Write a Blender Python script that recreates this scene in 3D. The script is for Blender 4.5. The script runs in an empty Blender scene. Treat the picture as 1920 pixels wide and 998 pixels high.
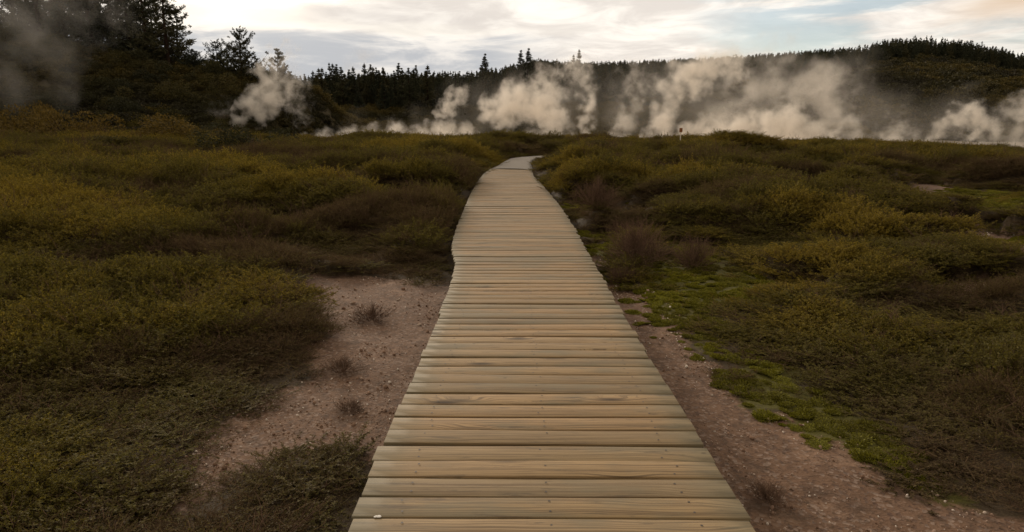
import bpy, bmesh, math, random
import numpy as np

rng = np.random.default_rng(7)
random.seed(7)
S = bpy.context.scene
R = math.radians

# ------------------------------------------------------------------ camera
CAM_H, FPX, Y0 = 1.45, 1250.0, 250.0
TH = math.atan((499 - Y0) / FPX)
cam_d = bpy.data.cameras.new("camera")
cam = bpy.data.objects.new("camera", cam_d)
S.collection.objects.link(cam)
cam.location = (0, 0, CAM_H)
cam.rotation_euler = (R(90) - TH, 0, 0)
cam_d.sensor_width = 36.0
cam_d.lens = FPX / 1920 * 36.0
cam_d.clip_start = 0.05
cam_d.clip_end = 8000
S.camera = cam

# ------------------------------------------------------------------ render
S.view_settings.view_transform = 'Standard'
S.view_settings.look = 'None'
S.view_settings.exposure = 0.0
S.view_settings.gamma = 1.0
S.cycles.use_denoising = True
S.cycles.max_bounces = 6
S.cycles.diffuse_bounces = 3
S.cycles.glossy_bounces = 2
S.cycles.transmission_bounces = 3
S.cycles.transparent_max_bounces = 8
S.cycles.volume_bounces = 5
S.cycles.volume_step_rate = 0.4
S.cycles.volume_max_steps = 128
S.render.filter_size = 1.1
S.cycles.use_adaptive_sampling = True
S.cycles.adaptive_threshold = 0.012

# ------------------------------------------------------------------ node helper
class NT:
    def __init__(s, tree):
        s.t = tree
        tree.nodes.clear()
    def n(s, typ, **kw):
        nd = s.t.nodes.new(typ)
        ins = kw.pop('ins', {})
        for k, v in kw.items():
            setattr(nd, k, v)
        for k, v in ins.items():
            if isinstance(v, bpy.types.NodeSocket):
                s.t.links.new(v, nd.inputs[k])
            else:
                nd.inputs[k].default_value = v
        return nd
    def m(s, op, a, b=None, c=None, clamp=False):
        nd = s.t.nodes.new('ShaderNodeMath')
        nd.operation = op
        nd.use_clamp = clamp
        for i, v in enumerate((a, b, c)):
            if v is None:
                continue
            if isinstance(v, bpy.types.NodeSocket):
                s.t.links.new(v, nd.inputs[i])
            else:
                nd.inputs[i].default_value = v
        return nd.outputs[0]
    def ss(s, x, a, b, lo=0.0, hi=1.0):
        nd = s.t.nodes.new('ShaderNodeMapRange')
        nd.interpolation_type = 'SMOOTHSTEP'
        s.t.links.new(x, nd.inputs[0])
        for i, v in enumerate((a, b, lo, hi)):
            nd.inputs[i + 1].default_value = v
        return nd.outputs[0]
    def mix(s, f, a, b):
        nd = s.t.nodes.new('ShaderNodeMix')
        nd.data_type = 'RGBA'
        for sock, v in ((nd.inputs[0], f), (nd.inputs[6], a), (nd.inputs[7], b)):
            if isinstance(v, bpy.types.NodeSocket):
                s.t.links.new(v, sock)
            elif sock == nd.inputs[0]:
                sock.default_value = v
            else:
                sock.default_value = (*v, 1) if len(v) == 3 else v
        return nd.outputs[2]
    def noise(s, vec=None, scale=5.0, detail=3.0, rough=0.55, dist=0.0):
        nd = s.n('ShaderNodeTexNoise', ins={'Scale': scale, 'Detail': detail, 'Roughness': rough, 'Distortion': dist})
        if vec is not None:
            s.t.links.new(vec, nd.inputs['Vector'])
        return nd.outputs['Fac']
    def ramp(s, x, stops):
        nd = s.t.nodes.new('ShaderNodeValToRGB')
        s.t.links.new(x, nd.inputs[0])
        el = nd.color_ramp.elements
        while len(el) < len(stops):
            el.new(0.5)
        for e, (p, c) in zip(el, stops):
            e.position = p
            e.color = (*c, 1)
        return nd.outputs[0]
    def gauss(s, x, mu, sd):
        d = s.m('DIVIDE', s.m('SUBTRACT', x, mu), sd)
        return s.m('EXPONENT', s.m('MULTIPLY', s.m('MULTIPLY', d, d), -1.0))
    def link(s, a, b):
        s.t.links.new(a, b)

def new_mat(name):
    m = bpy.data.materials.new(name)
    m.use_nodes = True
    return m, NT(m.node_tree)

# ------------------------------------------------------------------ world and sun
SUN_EL, SUN_AZ = R(17), R(-26)          # azimuth from +Y towards +X
W = bpy.data.worlds.new("World")
S.world = W
W.use_nodes = True
w = NT(W.node_tree)
sky = w.n('ShaderNodeTexSky', sky_type='NISHITA', sun_disc=False, sun_elevation=SUN_EL,
          sun_rotation=SUN_AZ, altitude=300, air_density=1.0, dust_density=1.5, ozone_density=1.0)
bg_sky = w.n('ShaderNodeBackground', ins={'Color': sky.outputs[0], 'Strength': 0.11})
tc = w.n('ShaderNodeTexCoord')
D = tc.outputs['Generated']
sep = w.n('ShaderNodeSeparateXYZ', ins={0: D})
az = w.m('ARCTAN2', sep.outputs[0], sep.outputs[1])
el = w.m('ARCSINE', sep.outputs[2])
# cloud layer overhead, seen in perspective
den = w.m('ADD', w.m('MAXIMUM', sep.outputs[2], 0.0), 0.10)
cl = w.n('ShaderNodeCombineXYZ', ins={0: w.m('DIVIDE', sep.outputs[0], den), 1: w.m('DIVIDE', sep.outputs[1], den), 2: 0.0})
n_big = w.noise(cl.outputs[0], 0.55, 5, 0.55, 0.4)
n_fine = w.noise(cl.outputs[0], 2.2, 6, 0.6, 0.6)
n_warp = w.n('ShaderNodeTexNoise', ins={'Vector': w.n('ShaderNodeCombineXYZ', ins={0: w.m('MULTIPLY', az, 5.0), 1: w.m('MULTIPLY', el, 26.0), 2: 3.0}).outputs[0],
             'Scale': 1.0, 'Detail': 6.0, 'Roughness': 0.6, 'Distortion': 0.5}).outputs['Fac']
elw = w.m('ADD', el, w.m('MULTIPLY', w.m('SUBTRACT', n_warp, 0.5), 0.05))
azw = w.m('ADD', az, w.m('MULTIPLY', w.m('SUBTRACT', n_big, 0.5), 0.25))
# cloud colours
c = w.mix(w.ss(n_fine, 0.35, 0.68), (0.84, 0.77, 0.70), (1.18, 1.10, 0.99))
# grey underside band on the left half of the view
leftm = w.ss(azw, 0.12, -0.04)
midgrey = w.m('MULTIPLY', w.gauss(elw, 0.160, 0.013), w.m('MULTIPLY', w.gauss(azw, -0.33, 0.22), 0.85))
c = w.mix(midgrey, c, (0.60, 0.55, 0.52))
lowband = w.m('MULTIPLY', w.ss(elw, 0.140, 0.122), leftm)
c = w.mix(lowband, c, w.mix(w.ss(n_warp, 0.4, 0.62), (0.55, 0.56, 0.58), (0.92, 0.87, 0.81)))
strip = w.m('MULTIPLY', w.gauss(elw, 0.141, 0.006), w.gauss(azw, -0.30, 0.30))
c = w.mix(w.m('MULTIPLY', strip, 0.8), c, (1.0, 0.93, 0.82))
# glow where the sun stands behind the clouds
gl = w.m('MULTIPLY', w.gauss(azw, -0.39, 0.12), w.gauss(elw, 0.205, 0.045))
c = w.mix(gl, c, (2.8, 2.5, 2.05))
# peach cloud on the right
pc = w.m('MULTIPLY', w.ss(azw, 0.51, 0.60), w.ss(elw, 0.10, 0.16))
c = w.mix(pc, c, (0.80, 0.62, 0.46))
# high sky and the sky behind the viewer: darker cloud
hi = w.ss(el, 0.28, 0.75)
c = w.mix(hi, c, w.mix(w.ss(n_big, 0.35, 0.65), (0.68, 0.61, 0.52), (1.02, 0.93, 0.80)))
rear = w.ss(sep.outputs[1], 0.25, -0.35)
c = w.mix(rear, c, (0.54, 0.47, 0.38))
bg_cl = w.n('ShaderNodeBackground', ins={'Color': c, 'Strength': 1.0})
# holes in the cloud: blue gaps to the right
gapn = w.noise(w.n('ShaderNodeCombineXYZ', ins={0: w.m('MULTIPLY', az, 4.0), 1: w.m('MULTIPLY', el, 22.0), 2: 9.0}).outputs[0], 1.0, 6, 0.6, 0.4)
gap = w.m('MULTIPLY', w.ss(azw, 0.18, 0.34), w.ss(gapn, 0.60, 0.40))
gap = w.m('MULTIPLY', gap, w.m('SUBTRACT', 1.0, pc))
gap = w.m('MULTIPLY', gap, w.ss(sep.outputs[1], 0.0, 0.4))
gap = w.m('MULTIPLY', gap, 0.8)
mixw = w.n('ShaderNodeMixShader', ins={0: gap, 1: bg_cl.outputs[0], 2: bg_sky.outputs[0]})
w.n('ShaderNodeOutputWorld', ins={0: mixw.outputs[0]})

sun_d = bpy.data.lights.new("sun", 'SUN')
sun_d.energy = 2.2
sun_d.angle = R(12)
sun_d.color = (1.0, 0.84, 0.66)
sun = bpy.data.objects.new("sun", sun_d)
S.collection.objects.link(sun)
sun.rotation_euler = (R(90) - SUN_EL, 0, math.pi - SUN_AZ)

# ------------------------------------------------------------------ mesh helpers
def mesh(name, V, F, mats, mi=None, smooth=False, attrs=None, uv=None):
    """F: list of (k x n) int arrays, n = 3 or 4"""
    me = bpy.data.meshes.new(name)
    V = np.asarray(V, np.float32)
    if not isinstance(F, list):
        F = [F]
    F = [np.asarray(f, np.int32) for f in F if len(f)]
    loops = np.concatenate([f.ravel() for f in F])
    tot = np.concatenate([np.full(len(f), f.shape[1], np.int32) for f in F])
    start = np.concatenate([[0], np.cumsum(tot)[:-1]]).astype(np.int32)
    me.vertices.add(len(V)); me.vertices.foreach_set('co', V.ravel())
    me.loops.add(len(loops)); me.loops.foreach_set('vertex_index', loops)
    me.polygons.add(len(tot)); me.polygons.foreach_set('loop_start', start)
    me.update(calc_edges=True)
    for m in (mats if isinstance(mats, (list, tuple)) else [mats]):
        me.materials.append(m)
    if mi is not None:
        me.polygons.foreach_set('material_index', np.asarray(mi, np.int32))
    if smooth:
        me.polygons.foreach_set('use_smooth', np.ones(len(tot), bool))
    for k, a in (attrs or {}).items():
        at = me.attributes.new(k, 'FLOAT', 'POINT')
        at.data.foreach_set('value', np.asarray(a, np.float32))
    if uv is not None:
        l = me.uv_layers.new(name='UVMap')
        l.data.foreach_set('uv', np.asarray(uv, np.float32)[loops].ravel())
    me.validate(clean_customdata=False)
    return me

def link(name, me, parent=None, loc=(0, 0, 0)):
    o = bpy.data.objects.new(name, me)
    S.collection.objects.link(o)
    o.location = loc
    if parent:
        o.parent = parent
    return o

def tag(o, label=None, cat=None, group=None, kind=None):
    if label: o['label'] = label
    if cat: o['category'] = cat
    if group: o['group'] = group
    if kind: o['kind'] = kind
    return o

def empty(name, loc, rz=0.0, sc=1.0):
    o = bpy.data.objects.new(name, None)
    S.collection.objects.link(o)
    o.location = loc
    o.rotation_euler = (0, 0, rz)
    o.scale = (sc, sc, sc) if not isinstance(sc, tuple) else sc
    o.empty_display_size = 0.1
    return o

def copy_thing(o, loc, rz, sc):
    cpy = o.copy()
    S.collection.objects.link(cpy)
    cpy.location = loc
    cpy.rotation_euler = (0, 0, rz)
    cpy.scale = (sc, sc, sc) if not isinstance(sc, tuple) else sc
    for ch in o.children:
        d = ch.copy()
        S.collection.objects.link(d)
        d.parent = cpy
    return cpy

def _h(ix, iy, seed):
    n = (ix * 374761393 + iy * 668265263 + seed * 974711) & 0x7fffffff
    n = ((n ^ (n >> 13)) * 1274126177) & 0x7fffffff
    return ((n ^ (n >> 16)) & 0xffff) / 65535.0

def vnoise(x, y, seed=0):
    x = np.asarray(x, float); y = np.asarray(y, float)
    ix = np.floor(x).astype(np.int64); iy = np.floor(y).astype(np.int64)
    fx = x - ix; fy = y - iy
    fx = fx * fx * (3 - 2 * fx); fy = fy * fy * (3 - 2 * fy)
    a = _h(ix, iy, seed); b = _h(ix + 1, iy, seed); c_ = _h(ix, iy + 1, seed); d = _h(ix + 1, iy + 1, seed)
    return (a * (1 - fx) + b * fx) * (1 - fy) + (c_ * (1 - fx) + d * fx) * fy

def fbm(x, y, seed=0, oct=4):
    s, a, t = 0, 0.5, 0
    for i in range(oct):
        s = s + a * vnoise(x * 2 ** i + 17.3 * i, y * 2 ** i - 9.1 * i, seed + i)
        t += a; a *= 0.5
    return s / t

def smooth(x, a, b):
    t = np.clip((np.asarray(x, float) - a) / (b - a), 0, 1)
    return t * t * (3 - 2 * t)

def ray(px, py):
    xc = (np.asarray(px, float) - 960) / FPX
    yc = -(np.asarray(py, float) - 499) / FPX
    return xc, math.cos(TH) + yc * math.sin(TH), -math.sin(TH) + yc * math.cos(TH)

def gpt(px, py, z=0.0):
    dx, dy, dz = ray(px, py)
    t = (z - CAM_H) / dz
    return np.stack([dx * t, dy * t], -1)

def at_depth(px, py, Y):
    dx, dy, dz = ray(px, py)
    t = Y / dy
    return float(dx * t), float(Y), float(CAM_H + dz * t)

# ------------------------------------------------------------------ traced plan of the place
EL = [(998, 646), (929, 675), (860, 704), (798, 732), (729, 765), (645, 801), (585, 826), (535, 844), (510, 850), (498, 853),
      (480, 850), (460, 847), (445, 850), (430, 855), (415, 860), (380, 875), (360, 884), (345, 893), (335, 899), (325, 908), (316, 920)]
ER = [(998, 1417), (975, 1406), (928, 1380), (894, 1357), (862, 1339), (825, 1314), (774, 1284), (731, 1256), (695, 1234), (653, 1208), (610, 1183),
      (570, 1159), (525, 1133), (503, 1120), (469, 1100), (427, 1077), (390, 1053), (365, 1033), (347, 1017), (330, 1000), (317, 997)]
gl_ = np.array([gpt(x, y) for y, x in EL]); gr_ = np.array([gpt(x, y) for y, x in ER])
def deck_l(Y):
    k = (gl_[1, 0] - gl_[0, 0]) / (gl_[1, 1] - gl_[0, 1])
    return np.where(Y < gl_[0, 1], gl_[0, 0] + k * 0.4 * (Y - gl_[0, 1]), np.interp(Y, gl_[:, 1], gl_[:, 0]))
def deck_r(Y):
    return np.interp(Y, gr_[:, 1], gr_[:, 0])
DECK_END = float(gl_[-1, 1])

def poly(pts, z=-0.18):
    return np.array([gpt(x, y, z) for x, y in pts])

BARE = [
    poly([(590, 515), (700, 520), (835, 535), (880, 560), (860, 640), (830, 740), (780, 800), (735, 880), (712, 900), (690, 850), (640, 818), (600, 815), (560, 845), (440, 895), (350, 965), (290, 1000),
          (265, 975), (310, 900), (390, 830), (440, 775), (530, 740), (570, 690), (600, 650), (600, 610), (570, 575), (550, 540)]),
    poly([(1085, 440), (1120, 470), (1150, 515), (1190, 545), (1250, 595), (1335, 645), (1365, 695), (1420, 750), (1490, 795), (1600, 840), (1700, 880), (1800, 920), (1925, 985), (2010, 1040),
          (2050, 1180), (1500, 1180), (1360, 998), (1180, 700), (1060, 480)]),
    poly([(1760, 398), (1860, 412), (1990, 432), (2040, 480), (1900, 482), (1820, 450)], 0),
    poly([(1750, 515), (1820, 488), (1920, 495), (1920, 525), (1800, 535)], 0),
    poly([(1660, 347), (1730, 330), (1800, 342), (1750, 358)], 0.0),
    poly([(1100, 378), (1150, 376), (1215, 398), (1190, 412), (1120, 400)], 0.0),
]
MOSS = [
    poly([(1195, 500), (1240, 450), (1340, 462), (1390, 505), (1460, 520), (1580, 530), (1550, 560), (1420, 570), (1370, 590), (1350, 640), (1260, 615), (1205, 565)]),
    poly([(1330, 680), (1410, 660), (1540, 720), (1630, 765), (1690, 830), (1650, 855), (1520, 805), (1420, 750)]),
    poly([(1730, 362), (1800, 340), (1950, 348), (2000, 400), (1880, 408), (1790, 392)], 0),
    poly([(1860, 435), (1930, 430), (1950, 455), (1890, 455)], 0),
    poly([(1095, 440), (1140, 430), (1175, 450), (1180, 480), (1120, 475)]),
    poly([(1710, 872), (1750, 880), (1755, 902), (1720, 895)]),
    poly([(1060, 375), (1110, 372), (1110, 380), (1065, 384)], 0),
]

def sdist(P, x, y):
    """signed distance to polygon, positive inside"""
    x = np.asarray(x, float); y = np.asarray(y, float)
    d = np.full(x.shape, 1e9); ins = np.zeros(x.shape, bool)
    n = len(P)
    for i in range(n):
        ax, ay = P[i]; bx, by = P[(i + 1) % n]
        ex, ey = bx - ax, by - ay
        t = np.clip(((x - ax) * ex + (y - ay) * ey) / (ex * ex + ey * ey + 1e-12), 0, 1)
        d = np.minimum(d, np.hypot(x - ax - t * ex, y - ay - t * ey))
        cr = ((ay > y) != (by > y)) & (x < (bx - ax) * (y - ay) / (by - ay + 1e-12) + ax)
        ins ^= cr
    return np.where(ins, d, -d)

def mask(polys, x, y, seed, rag=0.8):
    s = np.full(np.shape(x), -1e9)
    for P in polys:
        s = np.maximum(s, sdist(P, x, y))
    sc = 0.11 + 0.012 * np.abs(y)
    nz = (fbm(np.asarray(x) / 0.5, np.asarray(y) / 0.5, seed, 4) - 0.5) * rag
    return np.clip(0.5 + (s + nz) / (2 * sc), 0, 1)

def bare(x, y): return mask(BARE, x, y, 11)
def moss(x, y): return mask(MOSS, x, y, 23)

def col(x, y):
    return 960 + 1273 * x / np.maximum(y, 1.0)

BY = [-300, -5, 8, 20, 30, 45, 58, 66, 76, 95, 110, 130, 150, 200, 300, 600, 3500]
BZ = [-.22, -.22, -.2, -.14, -.06, .08, .28, .0, -.75, -.6, .9, 4.2, 6.6, 9, 10, 6, 10]
RX = (np.array([-3000, 0, 400, 700, 900, 1000, 1100, 1200, 1300, 1400, 1500, 1600, 1650, 1700, 1750, 1800, 1850, 1920, 2100, 2400, 3500]) - 960) * 350 / 1273
RZ = np.array([10, 10, 10, 11, 15, *[at_depth(px, py, 350)[2] - 9.5 for px, py in ((1000, 116), (1100, 120), (1200, 117), (1300, 112), (1400, 106), (1500, 98), (1600, 88), (1650, 74), (1700, 70), (1750, 72), (1800, 78), (1850, 90), (1920, 109))], 24, 18, 12])
HX = np.array([-300, -90, -64, -44, -33, -29.0, -27.2, -24.5, -21, -15])
HZ = np.array([21, 16.5, 13, 10.4, 8.9, 7.8, 5.6, 1.6, 0.3, 0])
PL = np.array([gpt(x, y) for x, y in [(921, 317), (933, 312), (944, 306), (958, 300), (985, 297.5), (1010, 296.2), (1040, 295.2)]])
PR = np.array([gpt(x, y) for x, y in [(999, 318.5), (997, 313), (995, 308), (999, 303), (1008, 300.5), (1018, 299), (1042, 297.5)]])
PP = np.concatenate([PL, PR[::-1]])
def mound(x, y):
    q = fbm(x / 2.3 + 0.35 * np.sin(y * .9), y / 1.9, 3, 3)
    w_ = np.clip((np.asarray(y) - 8) / 25, 0, 1)
    q2 = fbm(x / 5.0, y / 3.6, 13, 3)
    return smooth(q * (1 - .6 * w_) + q2 * .6 * w_, 0.34, 0.66)
def hummock(x, y):
    a = np.clip(0.04 + np.maximum(np.abs(y) - 4, 0) * 0.05, 0, 0.62)
    return a * (mound(x, y) + 0.25 * (fbm(x / 0.7, y / 0.7, 5, 2) - 0.4))

def ground_z(x, y):
    x = np.asarray(x, float); y = np.asarray(y, float)
    z = np.interp(y, BY, BZ)
    c_ = np.clip(col(x, y), -1500, 3500)
    t = smooth(y, 12, 55)
    z = z + t * (1 - smooth(y, 75, 100)) * (np.interp(c_, [-1500, -200, 0, 200, 420, 620], [2.4, 0.9, 0.60, 0.32, 0.08, 0])
             - np.interp(c_, [1150, 1500, 1950, 2600], [0, 0.30, 1.05, 1.5]))
    hl = np.interp(x + 1.6 * (fbm(x / 6, y / 6, 31, 3) - 0.5), HX, HZ)
    z = z + hl * smooth(y, 58, 87) * (1 - smooth(y, 97, 124))
    rz = np.interp(x * 350 / np.maximum(y, 200), RX, RZ)
    up = np.clip((y - 120) / 230, 0, 1) ** 1.15
    z = z + np.maximum(rz - z, 0) * up * (1 - 0.5 * smooth(y, 380, 700))
    b = np.zeros_like(z)
    near = (y > -6) & (y < 66)
    if near.any():
        xx, yy = x[near], y[near]
        bb = np.maximum(bare(xx, yy), 0.8 * moss(xx, yy))
        dd = np.minimum(np.abs(xx - deck_l(yy)), np.abs(xx - deck_r(yy)))
        ins = (xx > deck_l(yy)) & (xx < deck_r(yy)) & (yy < 40)
        k = np.where(ins, 0, smooth(dd, 0.0, 0.7))
        k = np.where(yy > DECK_END + 14, 1, k)
        k = k * smooth(-sdist(PP, xx, yy), 0.2, 2.2)
        b[near] = hummock(xx, yy) * (1 - smooth(bb, 0, .45)) * k + 0.05 * (fbm(xx / .5, yy / .5, 41, 3) - .5)
    far = y >= 66
    if far.any():
        b[far] = (fbm(x[far] / 9, y[far] / 9, 51, 3) - 0.5) * np.clip((y[far] - 66) * 0.03, 0, 2.0)
    for (cx_, yq_, am_, wd_) in ((1125, 50, .48, 3.2), (1215, 49, .15, 2.5), (1335, 47, .22, 2.0), (1385, 46, .62, 1.8), (1450, 45, .52, 1.6), (1540, 46, .25, 2.2), (1640, 46, .45, 3.0), (940, 50, .3, 2.2), (700, 52, .25, 2.5), (620, 50, .3, 2.2)):
        xq_ = (cx_ - 960) / 1273 * yq_
        b = b + am_ * np.exp(-((x - xq_) / wd_) ** 2 - ((y - yq_) / 2.0) ** 2)
    return z + b

# ------------------------------------------------------------------ materials
def foliage_mat(name, stops, transl=0.25, var=0.35, use_inst=True):
    m, t = new_mat(name)
    rn = t.n('ShaderNodeAttribute', attribute_name='rnd').outputs['Fac']
    if use_inst:
        tone = t.n('ShaderNodeAttribute', attribute_name='tone', attribute_type='INSTANCER').outputs['Fac']
    else:
        tone = t.n('ShaderNodeObjectInfo').outputs['Random']
    tv = t.m('ADD', tone, t.m('MULTIPLY', t.m('SUBTRACT', rn, 0.5), var), clamp=True)
    cr = t.ramp(tv, stops)
    hs = t.n('ShaderNodeHueSaturation', ins={'Color': cr, 'Value': t.m('ADD', 0.7, t.m('MULTIPLY', rn, 0.6))})
    df = t.n('ShaderNodeBsdfDiffuse', ins={'Color': hs.outputs[0]})
    tr = t.n('ShaderNodeBsdfTranslucent', ins={'Color': hs.outputs[0]})
    mx = t.n('ShaderNodeMixShader', ins={0: transl, 1: df.outputs[0], 2: tr.outputs[0]})
    gl = t.n('ShaderNodeBsdfGlossy', ins={'Color': (1, 1, 1, 1), 'Roughness': 0.55})
    m2 = t.n('ShaderNodeMixShader', ins={0: 0.015, 1: mx.outputs[0], 2: gl.outputs[0]})
    t.n('ShaderNodeOutputMaterial', ins={0: m2.outputs[0]})
    return m

# tone 0 purple-brown ... 0.4 olive ... 0.7 green ... 1 yellow
M_heath = foliage_mat('heath_leaf', [(0.0, (0.100, 0.066, 0.030)), (0.25, (0.108, 0.082, 0.021)), (0.5, (0.114, 0.097, 0.017)),
                                     (0.75, (0.155, 0.122, 0.017)), (1.0, (0.25, 0.180, 0.022))], 0.35)
M_twig, t = new_mat('twig_bark')
rn = t.n('ShaderNodeAttribute', attribute_name='rnd').outputs['Fac']
b_ = t.n('ShaderNodeBsdfDiffuse', ins={'Color': t.mix(rn, (0.060, 0.036, 0.021), (0.165, 0.105, 0.062))})
t.n('ShaderNodeOutputMaterial', ins={0: b_.outputs[0]})
M_moss = foliage_mat('moss', [(0.0, (0.085, 0.066, 0.014)), (0.5, (0.150, 0.138, 0.012)), (1.0, (0.225, 0.210, 0.012))], 0.15, 0.3)
M_scrub = foliage_mat('scrub_leaf', [(0.0, (0.028, 0.023, 0.012)), (0.5, (0.044, 0.039, 0.014)), (1.0, (0.100, 0.074, 0.018))], 0.2, 0.3)
M_shrub = foliage_mat('shrub_leaf', [(0.0, (0.030, 0.030, 0.013)), (0.5, (0.045, 0.042, 0.014)), (1.0, (0.085, 0.068, 0.017))], 0.25, 0.3, False)
M_gold = foliage_mat('golden_shrub_leaf', [(0.0, (0.105, 0.072, 0.015)), (1.0, (0.165, 0.105, 0.020))], 0.3, 0.3, False)
M_needle = foliage_mat('pine_needle', [(0.0, (0.034, 0.040, 0.024)), (0.5, (0.050, 0.052, 0.027)), (1.0, (0.078, 0.068, 0.030))], 0.12, 0.3, False)
M_needle_i = foliage_mat('far_pine_needle', [(0.0, (0.034, 0.040, 0.024)), (0.5, (0.050, 0.052, 0.027)), (1.0, (0.078, 0.068, 0.030))], 0.12, 0.3, True)
M_bark, t = new_mat('pine_bark')
nz = t.noise(t.n('ShaderNodeTexCoord').outputs['Object'], 6, 4)
b_ = t.n('ShaderNodeBsdfDiffuse', ins={'Color': t.mix(nz, (0.020, 0.014, 0.010), (0.06, 0.04, 0.03))})
t.n('ShaderNodeOutputMaterial', ins={0: b_.outputs[0]})
M_purple, t = new_mat('dry_purple_twig')
rn = t.n('ShaderNodeAttribute', attribute_name='rnd').outputs['Fac']
b_ = t.n('ShaderNodeBsdfDiffuse', ins={'Color': t.mix(rn, (0.075, 0.045, 0.032), (0.19, 0.118, 0.080))})
t.n('ShaderNodeOutputMaterial', ins={0: b_.outputs[0]})

# ground: pink-brown gravelly soil, dark litter, pale sinter
M_ground, t = new_mat('volcanic_soil')
P = t.n('ShaderNodeNewGeometry').outputs['Position']
ab = t.n('ShaderNodeAttribute', attribute_name='bare').outputs['Fac']
am = t.n('ShaderNodeAttribute', attribute_name='moss').outputs['Fac']
asn = t.n('ShaderNodeAttribute', attribute_name='sinter').outputs['Fac']
afar = t.n('ShaderNodeAttribute', attribute_name='far').outputs['Fac']
n1 = t.noise(P, 1.6, 5, 0.6); n2 = t.noise(P, 14, 4, 0.65); n3 = t.noise(P, 70, 3, 0.6)
vor = t.n('ShaderNodeTexVoronoi', ins={'Vector': P, 'Scale': 55.0})
soil = t.mix(n1, (0.125, 0.070, 0.041), (0.200, 0.118, 0.074))
soil = t.mix(t.ss(n2, 0.40, 0.72), soil, (0.110, 0.064, 0.040))
soil = t.mix(t.m('MULTIPLY', t.ss(n3, 0.55, 0.75), 0.6), soil, (0.26, 0.18, 0.135))
vs = t.n('ShaderNodeSeparateColor', ins={0: vor.outputs['Color']})
soil = t.mix(t.m('MULTIPLY', t.ss(vs.outputs[0], 0.75, 0.95), 0.55), soil, (0.30, 0.225, 0.18))
soil = t.mix(t.m('MULTIPLY', t.ss(vs.outputs[1], 0.7, 0.95), 0.6), soil, (0.07, 0.042, 0.032))
n4 = t.noise(P, 4.5, 5, 0.65, 0.6); n5 = t.noise(P, 2.3, 6, 0.7)
soil = t.mix(t.m('MULTIPLY', t.ss(n4, 0.50, 0.68), 0.75), soil, (0.085, 0.052, 0.034))
soil = t.mix(t.m('MULTIPLY', t.ss(n5, 0.54, 0.66), 0.55), soil, (0.285, 0.178, 0.115))
soil = t.mix(t.m('MULTIPLY', t.ss(t.noise(P, 28, 4, 0.7), 0.56, 0.66), 0.6), soil, (0.060, 0.038, 0.022))
lit = t.mix(n2, (0.024, 0.016, 0.008), (0.070, 0.046, 0.022))
far_c = t.mix(t.noise(P, 0.35, 5, 0.65), (0.030, 0.022, 0.009), (0.060, 0.045, 0.014))
lit = t.mix(afar, lit, far_c)
mossc = t.mix(n2, (0.050, 0.042, 0.012), (0.105, 0.095, 0.013))
edge = t.m('ADD', ab, t.m('MULTIPLY', t.m('SUBTRACT', n2, 0.5), 0.7))
c1 = t.mix(t.ss(edge, 0.35, 0.6), lit, soil)
c1 = t.mix(t.ss(t.m('ADD', am, t.m('MULTIPLY', t.m('SUBTRACT', n2, 0.5), 0.9)), 0.4, 0.75), c1, mossc)
c1 = t.mix(t.ss(t.m('ADD', asn, t.m('MULTIPLY', t.m('SUBTRACT', t.noise(P, 0.6, 4), 0.5), 0.9)), 0.35, 0.7), c1, (0.24, 0.20, 0.155))
bh = t.m('ADD', t.m('ADD', t.m('MULTIPLY', n2, 0.5), t.m('MULTIPLY', n3, 0.35)), t.m('MULTIPLY', vor.outputs['Distance'], 0.25))
bmp = t.n('ShaderNodeBump', ins={'Strength': 0.5, 'Distance': 0.022, 'Height': bh})
pb = t.n('ShaderNodeBsdfPrincipled', ins={'Base Color': c1, 'Roughness': 0.9, 'Normal': bmp.outputs[0], 'Specular IOR Level': 0.2})
t.n('ShaderNodeOutputMaterial', ins={0: pb.outputs[0]})

M_stone, t = new_mat('pumice_stone')
rn = t.n('ShaderNodeAttribute', attribute_name='tone', attribute_type='INSTANCER').outputs['Fac']
b_ = t.n('ShaderNodeBsdfDiffuse', ins={'Color': t.ramp(rn, [(0, (0.13, 0.075, 0.048)), (0.5, (0.26, 0.165, 0.115)), (0.8, (0.42, 0.31, 0.24)), (1, (0.72, 0.63, 0.54))])})
t.n('ShaderNodeOutputMaterial', ins={0: b_.outputs[0]})

# weathered treated pine boards
M_wood, t = new_mat('weathered_deck_board')
uv = t.n('ShaderNodeUVMap', uv_map='UVMap').outputs[0]
rn = t.n('ShaderNodeAttribute', attribute_name='rnd').outputs['Fac']
se = t.n('ShaderNodeSeparateXYZ', ins={0: uv})
u_, v_ = se.outputs[0], se.outputs[1]
wz = t.m('MULTIPLY', rn, 37.0)
def gv(su, sv):
    return t.n('ShaderNodeCombineXYZ', ins={0: t.m('MULTIPLY', u_, su), 1: t.m('MULTIPLY', v_, sv), 2: wz}).outputs[0]
# knots: sparse cells that bend the grain
kv = t.n('ShaderNodeTexVoronoi', ins={'Vector': gv(2.1, 7.0), 'Scale': 1.0, 'Randomness': 1.0})
kd = kv.outputs['Distance']
kc = t.n('ShaderNodeSeparateColor', ins={0: kv.outputs['Color']})
ksel = t.m('GREATER_THAN', kc.outputs[0], 0.62)
kn = t.m('MULTIPLY', t.ss(kd, 0.30, 0.03), ksel)
bend = t.m('ADD', t.m('MULTIPLY', v_, 1.0), t.m('MULTIPLY', t.m('MULTIPLY', t.ss(kd, 0.55, 0.0), ksel), 0.055))
bend = t.m('ADD', bend, t.m('MULTIPLY', t.m('SUBTRACT', t.noise(gv(1.0, 5.0), 1.0, 2), 0.5), 0.09))
gvec = t.n('ShaderNodeCombineXYZ', ins={0: t.m('MULTIPLY', u_, 0.8), 1: t.m('MULTIPLY', bend, 120.0), 2: wz}).outputs[0]
g1 = t.noise(gvec, 1.0, 3, 0.55)
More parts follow.
